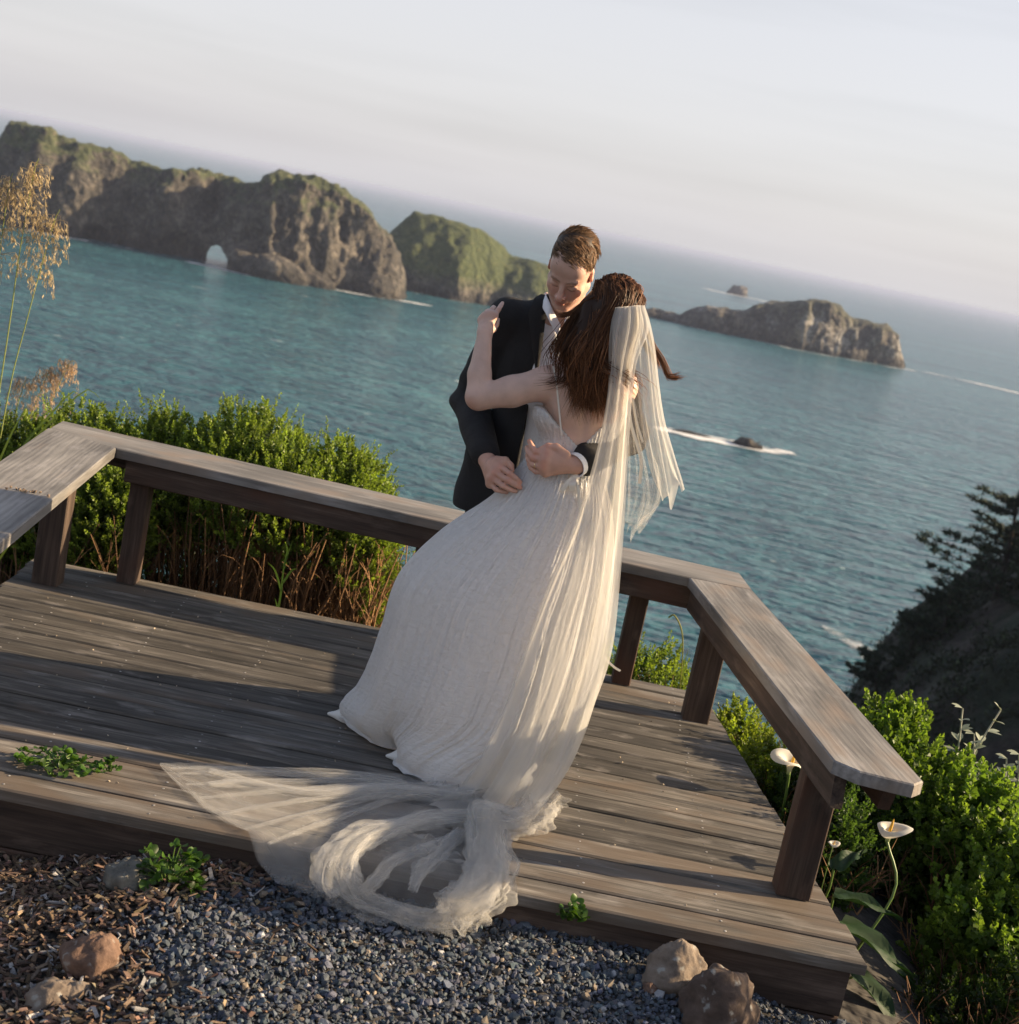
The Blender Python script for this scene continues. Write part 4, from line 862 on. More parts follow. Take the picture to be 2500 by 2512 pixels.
def rotm(yaw, pitch, roll):
    """canonical person: x right, y forward, z up"""
    return np.array(Matrix.Rotation(roll, 3, 'Y') @ Matrix.Rotation(yaw, 3, 'Z') @ Matrix.Rotation(pitch, 3, 'X'))
class Head:
    def __init__(s, c, R, sc_=1.0): s.c = np.asarray(c, float); s.R = R; s.s = sc_
    def w(s, p): return s.c + s.R @ (np.asarray(p, float) * s.s)
    def l(s, P_): return ((P_ - s.c) @ s.R) / s.s
    def add(s, f, female=False):
        e = lambda c, r, k=.012, sub=False, R2=None: f.ell(s.w(c), np.array(r) * s.s, s.R if R2 is None else s.R @ R2, k, sub)
        cn = lambda a, b, r0, r1, k=.012, sub=False: f.cone(s.w(a), s.w(b), r0 * s.s, r1 * s.s, k, sub)
        e((0, -.018, .045), (.074, .097, .086), .01); e((0, .030, -.030), (.062, .062, .092), .03); e((0, .058, .052), (.055, .030, .040), .03)
        for q in (-1, 1):
            cn((q * .053, .0, -.055), (q * .018, .070, -.108), .021, .017, .02); e((q * .037, .060, -.030), (.024, .024, .027), .016)
        e((0, .078, -.110), (.021, .017, .017), .014); cn((-.036, .083, .024), (.036, .083, .024), .0105, .0105, .012)
        for q in (-1, 1):
            e((q * .031, .101, .000), (.017, .013, .0105), .010, True); e((q * .031, .0785, -.003), (.0155, .0135, .0115), .004)
            e((q * .0715, -.010, -.005), (.0085, .020, .030), .005, False, np.array(Matrix.Rotation(q * -.35, 3, 'Z') @ Matrix.Rotation(.2, 3, 'X'))); e((q * .083, -.002, -.002), (.0055, .009, .013), .004, True)
        cn((0, .090, .014), (0, .114, -.030), .0075, .0115, .010); e((0, .117, -.033), (.0115, .010, .0095), .006)
        for q in (-1, 1): e((q * .0125, .103, -.038), (.0085, .0105, .0075), .005)
        e((0, .088, -.060), (.024, .012, .016), .012); e((0, .0955, -.0675), (.021, .0085, .0055), .005); e((0, .094, -.0785), (.0185, .0085, .0065), .005); cn((-.026, .092, -.0690), (0, .0995, -.0735), .0017, .0018, .004, True); cn((.026, .092, -.0690), (0, .0995, -.0735), .0017, .0018, .004, True); e((-.034, .080, -.052), (.010, .010, .018), .010); e((.034, .080, -.052), (.010, .010, .018), .010)
        cn((-.015, .094, -.0905), (.015, .094, -.0905), .004, .004, .008, True)
    def colour(s, V, C, base):
        q = s.l(V); x, y, z = q.T; ax = np.abs(x)
        def blob(cx, cy, cz, r, k): return np.exp(-(((ax - cx) / r[0]) ** 2 + ((y - cy) / r[1]) ** 2 + ((z - cz) / r[2]) ** 2)) * k
        def tint(m, col): C[:] = C * (1 - m[:, None]) + np.array(col) * m[:, None]
        near = (np.abs(z) < .2) & (ax < .12) & (np.abs(y) < .2)
        m = np.clip(blob(.038, .075, -.032, (.026, .05, .022), .45) + blob(0, .115, -.03, (.016, .03, .02), .4) + blob(.078, 0, 0, (.014, .03, .035), .6), 0, .8) * near; tint(m, base * np.array([1.05, .70, .66]))
        tint(np.clip(blob(0, .10, -.073, (.023, .02, .0085), 1.1), 0, .7) * near, base * np.array([.82, .46, .44]))
        tint(np.clip(blob(0, .075, -.098, (.055, .06, .030), .35) + blob(0, .10, -.055, (.02, .02, .008), .25), 0, .4) * near, base * np.array([.72, .66, .62]))
        brow = ((np.abs(z - (.0215 + .006 * np.sin(np.clip((ax - .012) / .038, 0, 1) * 2.6))) < .0042) & (ax > .012) & (ax < .052) & (y > .055)); tint(brow * .5, base * np.array([.28, .22, .18]))
        lash = (np.abs(z + .0085 + .002 * np.cos((ax - .031) * 90)) < .0017) & (np.abs(ax - .031) < .0145) & (y > .07); tint(lash * .7, base * np.array([.14, .10, .09]))
        tint(np.clip(blob(.031, .09, .008, (.017, .02, .006), .35), 0, .35) * near, base * np.array([.70, .55, .50]))
def finish(f, it=1): V, F = f.extract(); return relax(V, F, it, .45), F
def hand(f, wrist, mcps, fingers, rad=.0085, palm=.013, thumb=None, wr=.022):
    """fingers: polylines from knuckle to tip"""
    for m_ in mcps: f.cone(wrist, m_, wr * .82, palm, .012)
    for i in range(len(mcps) - 1): f.cone(mcps[i], mcps[i + 1], palm, palm, .010)
    for i, fg in enumerate(fingers):
        r = rad * (1, 1.03, .98, .86)[i]; pts = [mcps[i]] + list(fg); n = len(pts); f.chain(pts, [r * (1.15 - .30 * k / (n - 1)) for k in range(n)], .0035)
    if thumb is not None: f.chain(thumb, [rad * 1.7, rad * 1.25, rad * 1.08, rad * .85], .006)
def cap_nails(mb, tips):
    pass
# --- key points of the man
gR, gL = G(452, 640, 4.74), G(985, 680, 4.80); gN = G(735, 660, 4.71); gHip = G(520, 1680, 4.82)
gEl = G(232, 1105, 4.84); gWr = H2(300, 400, 4.53); gElL = G(1120, 1290, 4.62); gWrL = H2(1370, 480, 4.425)
Hd = Head(P(1401, 660, 4.585), rotm(math.pi - .15, -.74, .10), .925)
man = empty('person', (float(gHip[0]), 4.86, 0), 'man in a dark suit jacket and open white shirt, smiling down, holding the woman', 'person')
foR, foL = np.array([gHip[0] - .13, 4.93, 0]), np.array([gHip[0] + .10, 4.86, 0])
hpR, hpL = gHip + [-.085, .0, -.04], gHip + [.085, .0, -.04]
f = Field((-.62, 4.28, 0), (.42, 5.12, 1.86), .0038)
ches = G(690, 900, 4.76)
f.ell(ches, (.155, .105, .20)); f.ell(lerp(ches, gHip, .6), (.135, .095, .22), k=.04); f.ell(gHip, (.15, .10, .13), k=.04); f.cone(gR, gL, .06, .06, .05)
f.cone(Hd.w((0, -.025, -.06)), gN + [0, .02, 0], .057, .062, .03); f.cone(gN + [0, .02, 0], ches, .07, .11, .04)
Hd.add(f)
f.chain([gR, gEl, gWr], [.052, .040, .027], .01); f.chain([gL, gElL, gWrL], [.052, .040, .028], .01)
for h_, k_, fo in ((hpR, lerp(hpR, foR, .5) + [0, -.02, 0], foR), (hpL, lerp(hpL, foL, .5) + [0, -.02, 0], foL)):
    f.chain([h_, k_, fo + [0, 0, .09]], [.078, .055, .042], .02); f.cone(fo + [0, .03, .045], fo + [0, -.14, .035], .038, .030, .02)
# right hand, hanging on her skirt
m_ = [H2(470, 505, 4.468), H2(405, 570, 4.462), H2(368, 640, 4.462), H2(350, 705, 4.468)]
hand(f, gWr, m_, [[H2(590, 590, 4.432), H2(650, 640, 4.43), H2(702, 686, 4.436)], [H2(560, 670, 4.428), H2(640, 715, 4.428), H2(704, 752, 4.436)], [H2(500, 730, 4.432), H2(580, 770, 4.436), H2(650, 792, 4.444)], [H2(420, 775, 4.442), H2(490, 795, 4.448), H2(545, 806, 4.456)]], .0092, .0135, [H2(420, 430, 4.49), H2(530, 430, 4.475), H2(590, 490, 4.468), H2(612, 548, 4.462)], .026)
# left hand on her back
m_ = [H2(1010, 350, 4.398), H2(985, 425, 4.392), H2(975, 500, 4.394), H2(1000, 570, 4.402)]
hand(f, gWrL, m_, [[H2(885, 330, 4.400), H2(840, 265, 4.412), H2(812, 200, 4.424)], [H2(850, 400, 4.398), H2(805, 340, 4.412), H2(782, 280, 4.426)], [H2(855, 480, 4.400), H2(805, 425, 4.414), H2(786, 370, 4.428)], [H2(885, 560, 4.406), H2(830, 520, 4.416), H2(802, 470, 4.428)]], .0094, .0145, [H2(1240, 370, 4.408), H2(1130, 275, 4.404), H2(1030, 262, 4.404), H2(940, 300, 4.406)], .027)
f.ell(H2(1150, 440, 4.404), (.032, .014, .026), k=.012); f.ell(H2(385, 510, 4.475), (.024, .014, .030), k=.012)
V, F = finish(f); C = np.repeat(SK_M[None], len(V), 0); Hd.colour(V, C, SK_M)
nz_ = fbm(V * 30, 3, 4); C *= (1 + .06 * nz_)[:, None]
for q_ in (H2(470, 505, 4.455), H2(405, 570, 4.45), H2(368, 640, 4.45), H2(590, 590, 4.425), H2(560, 670, 4.42), H2(700, 686, 4.43), H2(700, 752, 4.43), H2(612, 548, 4.455), H2(1010, 350, 4.385), H2(985, 425, 4.38), H2(975, 500, 4.38), H2(885, 330, 4.39), H2(850, 400, 4.39), H2(812, 200, 4.42), H2(1030, 262, 4.395)):
    w__ = np.exp(-(np.linalg.norm(V - q_, axis=1) / .012) ** 2)[:, None] * .45; C = C * (1 - w__) + SK_M * np.array([1.0, .66, .58]) * w__
handm = (V[:, 2] < 1.2) & (V[:, 2] > .8); C[handm] = C[handm] * np.array([.98, .88, .84])
link('body', mesh('body', V, F, True, C), M_skin, man)
# ring
def ring(c, ax, r, parent, mat, t=.0016):
    ax = np.asarray(ax, float); ax /= np.linalg.norm(ax); u = np.cross(ax, [0, 0, 1.0]); u /= np.linalg.norm(u); v = np.cross(ax, u); th = np.linspace(0, 2 * np.pi, 25)
    link('ring', mesh('ring', *tube(c + r * (np.cos(th)[:, None] * u + np.sin(th)[:, None] * v), t, 6)), mat, parent)
M_gold = plain('gold', (.85, .66, .38), .22, Metallic=1.0)
a_, b_ = H2(975, 500, 4.394), H2(855, 480, 4.400); ring(lerp(a_, b_, .80), b_ - a_, .0097, man, M_gold); 
# trousers, shoes
f = Field((-.5, 4.6, 0.02), (.35, 5.15, 1.12), .008)
for h_, fo in ((hpR, foR), (hpL, foL)):
    k_ = lerp(h_, fo, .5) + [0, -.02, 0]; f.chain([h_, k_, fo + [0, .01, .05]], [.098, .074, .060], .03)
f.ell(gHip, (.168, .118, .14), k=.04)
V, F = finish(f); V += vnormals(V, F) * (.004 * fbm(V * np.array([14, 14, 5]), 3, 2))[:, None]; link('trousers', mesh('trousers', V, F), M_jacket, man)
for fo in (foR, foL):
    f = Field(fo + [-.08, -.25, -.01], fo + [.08, .12, .12], .006); f.cone(fo + [0, .05, .045], fo + [0, -.15, .032], .046, .036, .02, flat=((0, 0, 1), .8)); f.cone(fo + [0, .03, .05], fo + [0, .03, .09], .046, .048, .02)
    f.rbox(fo + [0, -.05, -.05], (.2, .3, .05), .001, k=.001, sub=True); V, F = finish(f); link('shoe', mesh('shoe', V, F), M_shoe, man)
# shirt
f = Field((-.25, 4.4, .9), (.40, 5.0, 1.60), .0045)
f.ell(ches + [0, -.003, 0], (.170, .122, .21)); f.ell(lerp(ches, gHip, .6), (.150, .110, .24), k=.04); f.cone(gR + [.05, 0, -.012], gL, .056, .056, .05); f.cone(gN + [0, .03, .012], ches, .076, .118, .04)
vt, vb = Hd.w((0, .06, -.16)), G(742, 760, 4.60)
def vneck(p):
    t = (gN[2] + .06 - p[..., 2]) / .165; hw = .050 * (1 - t); return np.maximum(np.abs(p[..., 0] - (gN[0] + .008 + .02 * t)) - hw, np.maximum(p[..., 1] - (gN[1] + .01), t - 1))
f.put(vneck, (-.2, 4.4, gN[2] - .2), (.3, 4.73, gN[2] + .2), .004, True)
f.cone(gN + [0, .035, .07], gN + [0, .02, 0.0], .062, .060, .004, True)
V, F = finish(f); V += vnormals(V, F) * (.003 * fbm(V * np.array([24, 24, 7]), 3, 8))[:, None]; link('shirt', mesh('shirt', V, F), M_shirt, man)
def collar(pts, h_, out, name, mat, parent, th_=.0025):
    """folded strip standing round the neck"""
    pts = smooth_path(pts, 30); n = len(pts); c = gN + [0, .03, .02]; d = pts - c; d[:, 2] = 0; d /= np.linalg.norm(d, axis=1)[:, None]; u = np.linspace(0, 1, 7)
    prof = [(0, h_ * .9), (.002, h_), (.006, h_ * .97), (out * .6, h_ * .6), (out, h_ * .25), (out + .002, 0), (out, -.004)]
    V = np.stack([pts + d * o_ + np.array([0, 0, 1]) * z for o_, z in prof], 1).reshape(-1, 3); link(name, mesh(name, V, grid_faces(n, 7)), mat, parent)
cp = [H3(1392, 630, 4.60), H3(1310, 470, 4.595), H3(1250, 330, 4.60), H3(1205, 200, 4.66), gN + [-.02, .10, .05], gN + [.05, .09, .055], gN + [.092, .0, .03], H3(1500, 480, 4.60), H3(1430, 620, 4.60)]
collar([p + [0, 0, -.012] for p in cp], .034, .016, 'shirt_collar', M_shirt, man)
# cuffs
def cuff(a, b, r0, r1, name, mat, parent, lip=.004):
    a, b = np.asarray(a), np.asarray(b); pts = np.array([lerp(a, b, t) for t in (0, .25, .5, .75, 1, .97, .85)]); V, F = tube(pts[:5], np.linspace(r0, r1, 5), 20)
    V2, F2 = tube(pts[[4, 5, 6]], [r1, r1 - lip, r1 - lip - .002], 20); mb = MB(); mb.add(V, F); mb.add(V2, F2); link(name, mb.mesh(name), mat, parent)
dR_ = (gWr - gEl) / np.linalg.norm(gWr - gEl); dL_ = (gWrL - gElL) / np.linalg.norm(gWrL - gElL)
cuff(gWr - dR_ * .075, gWr - dR_ * .004, .036, .0375, 'shirt_cuff', M_shirt, man); cuff(gWrL - dL_ * .055, gWrL + dL_ * .012, .037, .039, 'shirt_cuff', M_shirt, man)
# jacket
f = Field((-.66, 4.36, .72), (.46, 5.12, 1.64), .0048)
f.ell(ches + [0, .012, 0], (.185, .140, .21)); f.ell(lerp(ches, gHip, .55) + [0, .0, 0], (.170, .132, .26), k=.05)
hemL, hemR = G(300, 1560, 4.80), G(620, 1620, 4.80)
f.cone(lerp(ches, gHip, .7), G(430, 1640, 4.82), .150, .165, .05, flat=((0, 1, 0), .80)); f.cone(G(330, 1380, 4.79), G(255, 1680, 4.80), .075, .062, .04); f.cone(gR + [.01, 0, -.005], gL, .067, .067, .05); f.cone(gN + [0, .045, .01], ches + [0, .02, 0], .080, .13, .04)
f.chain([gR, gEl, gWr - dR_ * .028], [.072, .062, .050], .012); f.chain([gL, gElL, gWrL - dL_ * .045], [.072, .062, .052], .012)
ex = np.array([H3(1238, 200, 4.62), H3(1165, 430, 4.60), H3(1130, 750, 4.6), H3(1065, 1140, 4.6), H3(1000, 1600, 4.62)]); ez = ex[::-1, 2]; exx = ex[::-1, 0]
f.put(lambda p: np.maximum(np.interp(p[..., 2], ez, exx) - p[..., 0], np.maximum(p[..., 1] - 4.74, np.maximum(p[..., 0] - .16, .95 - p[..., 2]))), (-.3, 4.36, .95), (.16, 4.74, 1.64), .006, True)
f.cone(gN + [.006, .03, .10], gN + [.006, .015, -.02], .054, .052, .008, True)
f.rbox((-.1, 4.7, .595), (.8, .6, .2), .001, k=.004, sub=True)
V, F = finish(f, 2); N = vnormals(V, F)
arm = np.minimum(np.linalg.norm(V - gEl, axis=1), np.linalg.norm(V - gElL, axis=1)); el = np.exp(-(arm / .12) ** 2)
V += N * (.0035 * fbm(V * np.array([9, 9, 5]), 3, 5) + el * .008 * np.sin(V[:, 2] * 85 + 4 * fbm(V * 8, 2, 7)) * (.6 + .4 * fbm(V * 14, 2, 3)))[:, None]
link('jacket', mesh('jacket', V, F), M_jacket, man)
# lapel: folded strip along the front edge
lp = smooth_path([H3(1215, 130, 4.668), H3(1205, 260, 4.622), H3(1150, 450, 4.612), H3(1112, 750, 4.612), H3(1050, 1140, 4.618)], 24); wd_ = np.interp(np.linspace(0, 1, 24), [0, .15, .45, .75, 1], [.03, .052, .060, .040, .01])
u = np.linspace(0, 1, 6); lp = lp + np.array([.014, .004, 0]); V = lp[:, None, :] + np.array([-1, .10, .02]) * (u[None, :, None] * wd_[:, None, None]) + np.array([0, -1, 0]) * (.008 * np.sin(np.pi * u) ** .5 * 1 + .001)[None, :, None]; V[..., 1] -= .004
link('lapel', mesh('lapel', V.reshape(-1, 3), grid_faces(24, 6)), M_jacket, man)
# --- hair
def hair_mat(name, spec=.22):
    m = Mat(name); a = m.attr(); return m.done(m.bsdf(a.outputs['Color'], .5, **{'Specular IOR Level': spec}))
M_hair = hair_mat('brown hair')
def strands(mb, paths, r, cols, n=10, sides=3):
    """paths: (k, m, 3)"""
    for p, rr_, c in zip(paths, r, cols):
        q = smooth_path(p, n); V, F = tube(q, rr_ * np.array([.6] + [1] * (n - 4) + [.85, .55, .12]), sides); mb.add(V, F, c)
mb = MB(); k = 0
rs = np.random.default_rng(5)
while k < 4200:
    d = rs.normal(size=3); d /= np.linalg.norm(d)
    p = np.array([0, -.018, .045]) + d * np.array([.075, .098, .087])
    x, y, z = p; hairline = .070 - .004 * math.cos(x * 45) + (.020 if x > -.02 and x < .045 else .0) * 0
    front = y > .045
    if front and z < .090 + .014 * (abs(x) > .034) - .006 * (-.03 < x < .015): continue
    if not front and z < (.012 if y > -.0 else -.055): continue
    if abs(x) > .055 and y > .02 and z < .055: continue
    k += 1
    top = z > .075; L = rs.uniform(.024, .042) if top else rs.uniform(.008, .014); nrm_ = d / np.array([.075, .098, .087]); nrm_ /= np.linalg.norm(nrm_)
    nf = noise(np.array([p * 38, p * 38 + 40, p * 38 + 80]), 3)
    if top: fl = np.array([-.85 + .7 * nf[0], .35 + .7 * nf[1] if y > -.02 else -.3 + .5 * nf[1], -.1]) + rs.normal(0, .10, 3)
    else: fl = np.array([0, -.45, -1.0]) + rs.normal(0, .12, 3)
    fl = fl - nrm_ * (fl @ nrm_); fl /= np.linalg.norm(fl); cu = rs.normal(0, .12, 3)
    lift = .20 + .25 * nf[2] if top else .08
    pts = [Hd.w(p - nrm_ * .004), Hd.w(p + (fl * .33 + nrm_ * lift * .6) * L), Hd.w(p + (fl * .75 + nrm_ * lift * .62 + cu * .3) * L), Hd.w(p + (fl * 1.05 + nrm_ * lift * .28 + cu * .6) * L)]
    c = np.array([.13, .075, .040]) * rs.lognormal(0, .4) * (1.5 if top else .9)
    V, F = tube(smooth_path(pts, 6), rs.uniform(.0006, .0012) * np.array([1, 1, 1, .9, .6, .15]), 3); mb.add(V, F, c)
hm = link('hair', mb.mesh('hair'), M_hair, man)
f = Field(Hd.c - .16, Hd.c + .16, .004)
f.ell(Hd.w((0, -.020, .050)), np.array((.0765, .100, .0885)) * Hd.s, Hd.R, .01)
f.put(lambda p: np.minimum(np.maximum(Hd.l(p)[..., 2] - (.092 + .012 * (np.abs(Hd.l(p)[..., 0]) > .034)), .035 - Hd.l(p)[..., 1]), Hd.l(p)[..., 2] - np.where(Hd.l(p)[..., 1] > -.01, .02, -.045)) * 1.0, Hd.c - .16, Hd.c + .16, .006, True)
V, F = finish(f); link('hair_base', mesh('hair_base', V, F, True, np.array([.040, .024, .014])), M_hair, hm)
# ------------------------------------------------------------------ the woman
bS, bSr = G(655, 1000, 4.485), G(1080, 1020, 4.54); bEl = G(282, 1078, 4.465); bWr = H3(385, 640, 4.535)
bW = G(795, 1480, 4.535); bN = G(940, 800, 4.545); Hb = Head(G(1000, 655, 4.50), rotm(.55, -.12, .02), .93)
wom = empty('person', (.0, 4.5, 0), 'woman in a white wedding dress and long veil with her back to the camera', 'person')
bC = G(880, 1060, 4.535)
def torso(f, o=0.0, arms=True):
    f.ell(bC, (.128 + o, .092 + o, .16 + o), np.array(Matrix.Rotation(-.05, 3, 'Y'))); f.ell(lerp(bC, bW, .55), (.116 + o, .086 + o, .16 + o), k=.05); f.ell(bW, (.118 + o, .095 + o, .11 + o), k=.05)
f = Field((-.45, 4.28, 0), (.46, 5.0, 1.74), .0038)
torso(f); f.cone(bS, bSr, .050, .050, .05); f.cone(Hb.w((0, -.03, -.06)), bN, .048, .05, .03); f.cone(bN, bC + [0, 0, .06], .055, .09, .04)
f.ell(bW + [-.02, .01, -.17], (.165, .13, .17), k=.06)
f.ell(G(800, 1080, 4.455), (.05, .022, .075), np.array(Matrix.Rotation(.25, 3, 'Y')), k=.03); f.ell(G(1010, 1090, 4.47), (.045, .022, .07), k=.03)
f.cone(G(905, 980, 4.436), G(850, 1400, 4.440), .009, .009, .014, True)
Hb.add(f, True)
f.chain([bS, lerp(bS, bEl, .5) + [0, 0, -.004], bEl], [.050, .0465, .040], .02); f.chain([bEl, lerp(bEl, bWr, .35) + [-.004, 0, 0], bWr], [.040, .036, .0225], .012)
m_ = [H3(512, 410, 4.555), H3(445, 395, 4.552), H3(388, 418, 4.556), H3(338, 470, 4.562)]
hand(f, bWr, m_, [[H3(570, 325, 4.572), H3(600, 275, 4.59), H3(622, 240, 4.608)], [H3(480, 325, 4.575), H3(500, 300, 4.60), H3(515, 300, 4.62)], [H3(415, 355, 4.585), H3(432, 345, 4.607), H3(445, 350, 4.625)], [H3(352, 430, 4.588), H3(362, 420, 4.605), H3(372, 425, 4.62)]], .0076, .0115, [H3(440, 620, 4.545), H3(505, 590, 4.56), H3(540, 520, 4.575), H3(565, 460, 4.59)], .0215)
bEr = G(960, 820, 4.92); bWrr = G(760, 560, 4.855)
f.chain([bSr, bEr, bWrr], [.048, .037, .022], .015)
m_ = [G(690, 520, 4.83), G(690, 545, 4.835), G(695, 570, 4.84), G(700, 595, 4.84)]
hand(f, bWrr, m_, [[G(660, 505, 4.79), G(650, 520, 4.765)], [G(655, 530, 4.79), G(648, 540, 4.765)], [G(660, 555, 4.79), G(652, 562, 4.765)], [G(668, 585, 4.795), G(660, 588, 4.775)]], .0076, .011, None, .0215)
for sx, yy, hx in ((-.30, 4.66, -.06), (-.10, 4.44, .03)):
    h_ = bW + [hx, .02, -.2]; an = np.array([sx, yy, .10]); f.chain([h_, lerp(h_, an, .5) + [-.02, 0, 0], an], [.085, .055, .036], .02); f.cone(an + [.05, .02, -.05], an + [-.06, .01, -.065], .028, .02, .02)
V, F = finish(f); C = np.repeat(SK_F[None], len(V), 0); Hb.colour(V, C, SK_F)
for c_, r_, k_ in [(bEl + [-.02, -.02, -.03], .035, .5)] + [(q_, .012, .5) for q_ in (H3(512, 410, 4.545), H3(445, 395, 4.545), H3(388, 418, 4.548), H3(338, 470, 4.555), H3(570, 325, 4.565), H3(615, 250, 4.60))]:
    w__ = np.exp(-(np.linalg.norm(V - c_, axis=1) / r_) ** 2)[:, None] * k_; C = C * (1 - w__) + SK_F * np.array([.98, .72, .66]) * w__
C *= (1 + .04 * fbm(V * 22, 3, 4))[:, None]
link('body', mesh('body', V, F, True, C), M_skin, wom)
# ------------------------------------------------------------------ wedding dress
def S2(x, y): return (750 + x * .5952, 1150 + y * .5952)
def dress_mat(name, col, tr=.28, su=260, sv=16, bs=.5, bd=.004):
    m = Mat(name); st = m.n('ShaderNodeAttribute', attribute_name='st'); mp_ = m.n('ShaderNodeMapping', {0: st.outputs['Vector'], 3: (su, sv, 1)}); mp2 = m.n('ShaderNodeMapping', {0: st.outputs['Vector'], 3: (su * .5, sv * 4.5, 1)})
    n1 = m.noise(mp_, 1.0, 4, .6, .8); n2 = m.noise(mp2, 1.0, 4, .6, .5); h = m.math('ADD', n1, m.math('MULTIPLY', n2, .9))
    b = m.bump(h, bs, bd); c = m.n('ShaderNodeVectorMath', {0: col, 3: m.rng(n2, .3, .7, .93, 1.05)}, operation='SCALE')
    d = m.bsdf(c.outputs[0], .75, b, **{'Sheen Weight': .25, 'Specular IOR Level': .3}); t = m.n('ShaderNodeBsdfTranslucent', {'Color': c4(col[0], col[1] * .93, col[2] * .80), 'Normal': b})
    return m.done(m.n('ShaderNodeMixShader', {0: tr, 1: d, 2: t}))
M_dress = dress_mat('crinkled ivory silk', (.88, .872, .860), su=150, sv=26, bs=.9, bd=.008)
f = Field((-.3, 4.3, .78), (.42, 4.8, 1.5), .0038)
torso(f, .006); f.cone(bS + [.03, 0, -.09], bSr + [-.03, 0, -.06], .05, .05, .05)
A_, B_, C_ = G(648, 1148, 4.45), G(846, 1368, 4.44), G(1060, 1150, 4.46)
def vback(p):
    x, z = p[..., 0], p[..., 2]; l1 = A_[2] + (B_[2] - A_[2]) * (x - A_[0]) / (B_[0] - A_[0]); l2 = B_[2] + (C_[2] - B_[2]) * (x - B_[0]) / (C_[0] - B_[0])
    l1 = np.where(x < A_[0], A_[2] + (A_[0] - x) * .1, l1); return (np.where(x < B_[0], l1, l2) - z) * .8
f.put(vback, (-.3, 4.3, .9), (.42, 4.8, 1.5), .003, True)
V, F = finish(f); N = vnormals(V, F); an = np.arctan2(V[:, 1] - bW[1], V[:, 0] - bW[0]); st = np.stack([an / 6.28, (1.4 - V[:, 2])], -1)
V += N * (.0016 * np.sin(an * 60 + 3 * fbm(V * 14, 2, 3)) + .001 * fbm(V * 60, 2, 1))[:, None]
dr = empty('wedding_dress', (0, 0, 0)); dr.parent = wom; dr.location = -wloc(wom)
def dlink(n_, me, mat): return link(n_, me, mat, wom)
bod = dlink('bodice', mesh('bodice', V, F, True, None, st), M_dress)
bpy.data.objects.remove(dr)
# skirt
lev = [((1308, 1090), (1478, 1150), 4.535, 4.535, .098), ((1290, 1125), (1486, 1185), 4.535, 4.535, .106), ((1212, 1215), (1503, 1265), 4.54, 4.54, .150), ((1085, 1305), (1505, 1410), 4.56, 4.53, .20), ((988, 1406), (1490, 1530), 4.58, 4.52, .235), ((945, 1531), (1466, 1640), 4.61, 4.51, .262), ((920, 1608), (1440, 1720), 4.63, 4.50, .280), ((882, 1688), (1405, 1800), 4.66, 4.49, .295)]
Ls = [P(*a, ya) for a, b, ya, yb, d in lev] + [np.array([-.452, 4.69, .050]), np.array([-.452, 4.69, .014]), np.array([-.42, 4.69, .004])]; Rs = [P(*b, yb) for a, b, ya, yb, d in lev] + [np.array([.245, 4.50, .050]), np.array([.240, 4.50, .014]), np.array([.21, 4.50, .004])]; Ds = [l[4] for l in lev] + [.305, .305, .275]
nt_, na = 190, 720; tt = np.linspace(0, 1, nt_); Lc = smooth_path(Ls, nt_); Rc = smooth_path(Rs, nt_); Dc = smooth_path(np.array(Ds)[:, None], nt_)[:, 0]
th = np.arange(na) * 2 * np.pi / na
cen = (Lc + Rc) / 2; ha = (Lc - Rc) / 2
V = cen[:, None, :] + ha[:, None, :] * np.cos(th)[None, :, None]; V[..., 1] += -Dc[:, None] * np.sin(th)[None]
out = np.stack([np.cos(th)[None] * ha[:, None, 0] / np.abs(ha[:, None, 0]) * 1.0 + 0 * Dc[:, None], -np.sin(th)[None] + 0 * Dc[:, None], 0 * V[..., 0]], -1)
q = np.stack([np.cos(th)[None] * 4 + 0 * tt[:, None], np.sin(th)[None] * 4 + 0 * tt[:, None], tt[:, None] * 1.6 + 0 * th[None]], -1)
ph = th[None] * 46 + 5.0 * fbm(q * .9, 3, 2); amp = .0012 + .0030 * tt[:, None] ** .9 * (1 - .35 * tt[:, None])
fold = amp * (np.sin(ph) + .5 * np.sin(ph * 2.3 + 3 * noise(q * 2, 5))) + .016 * tt[:, None] ** 1.2 * fbm(q * .8, 2, 9) + .0015 * fbm(q * np.array([9, 9, 14.0]), 2, 12)
# long soft drapes, deep at the front right
fold += .017 * np.sin(th[None] * 9 + 1.2 + 1.2 * np.sin(tt[:, None] * 3)) * tt[:, None] * (1 - .5 * tt[:, None])
V += out * fold[..., None]
hf = smooth_path(np.array([(-.405, 4.66), (-.375, 4.60), (-.31, 4.54), (-.24, 4.505), (-.195, 4.51), (-.165, 4.545), (-.19, 4.46), (-.20, 4.40), (-.16, 4.335), (-.083, 4.285), (.02, 4.27), (.12, 4.30), (.20, 4.38), (.235, 4.49)]), 400); hb_ = smooth_path(np.array([(.235, 4.49), (.22, 4.62), (.10, 4.78), (-.10, 4.86), (-.30, 4.83), (-.395, 4.74), (-.405, 4.66)]), 200)
def arc(c, n): d = np.r_[0, np.cumsum(np.linalg.norm(np.diff(c, axis=0), axis=1))]; d /= d[-1]; x = np.linspace(0, 1, n, endpoint=False); return np.stack([np.interp(x, d, c[:, 0]), np.interp(x, d, c[:, 1])], -1)
hemxy = np.concatenate([arc(hf, na // 2), arc(hb_, na - na // 2)]); hc = hemxy.mean(0)
wb_ = sstep(.62, .95, tt)[:, None, None]; shr = 1 + .06 * np.exp(-((tt - .95) / .035) ** 2) - .10 * np.clip((tt - .965) / .035, 0, 1) ** 2
wig = 1 + .012 * np.sin(th * 31 + 2 * np.sin(th * 5)) + .018 * np.sin(th * 13 + 1)
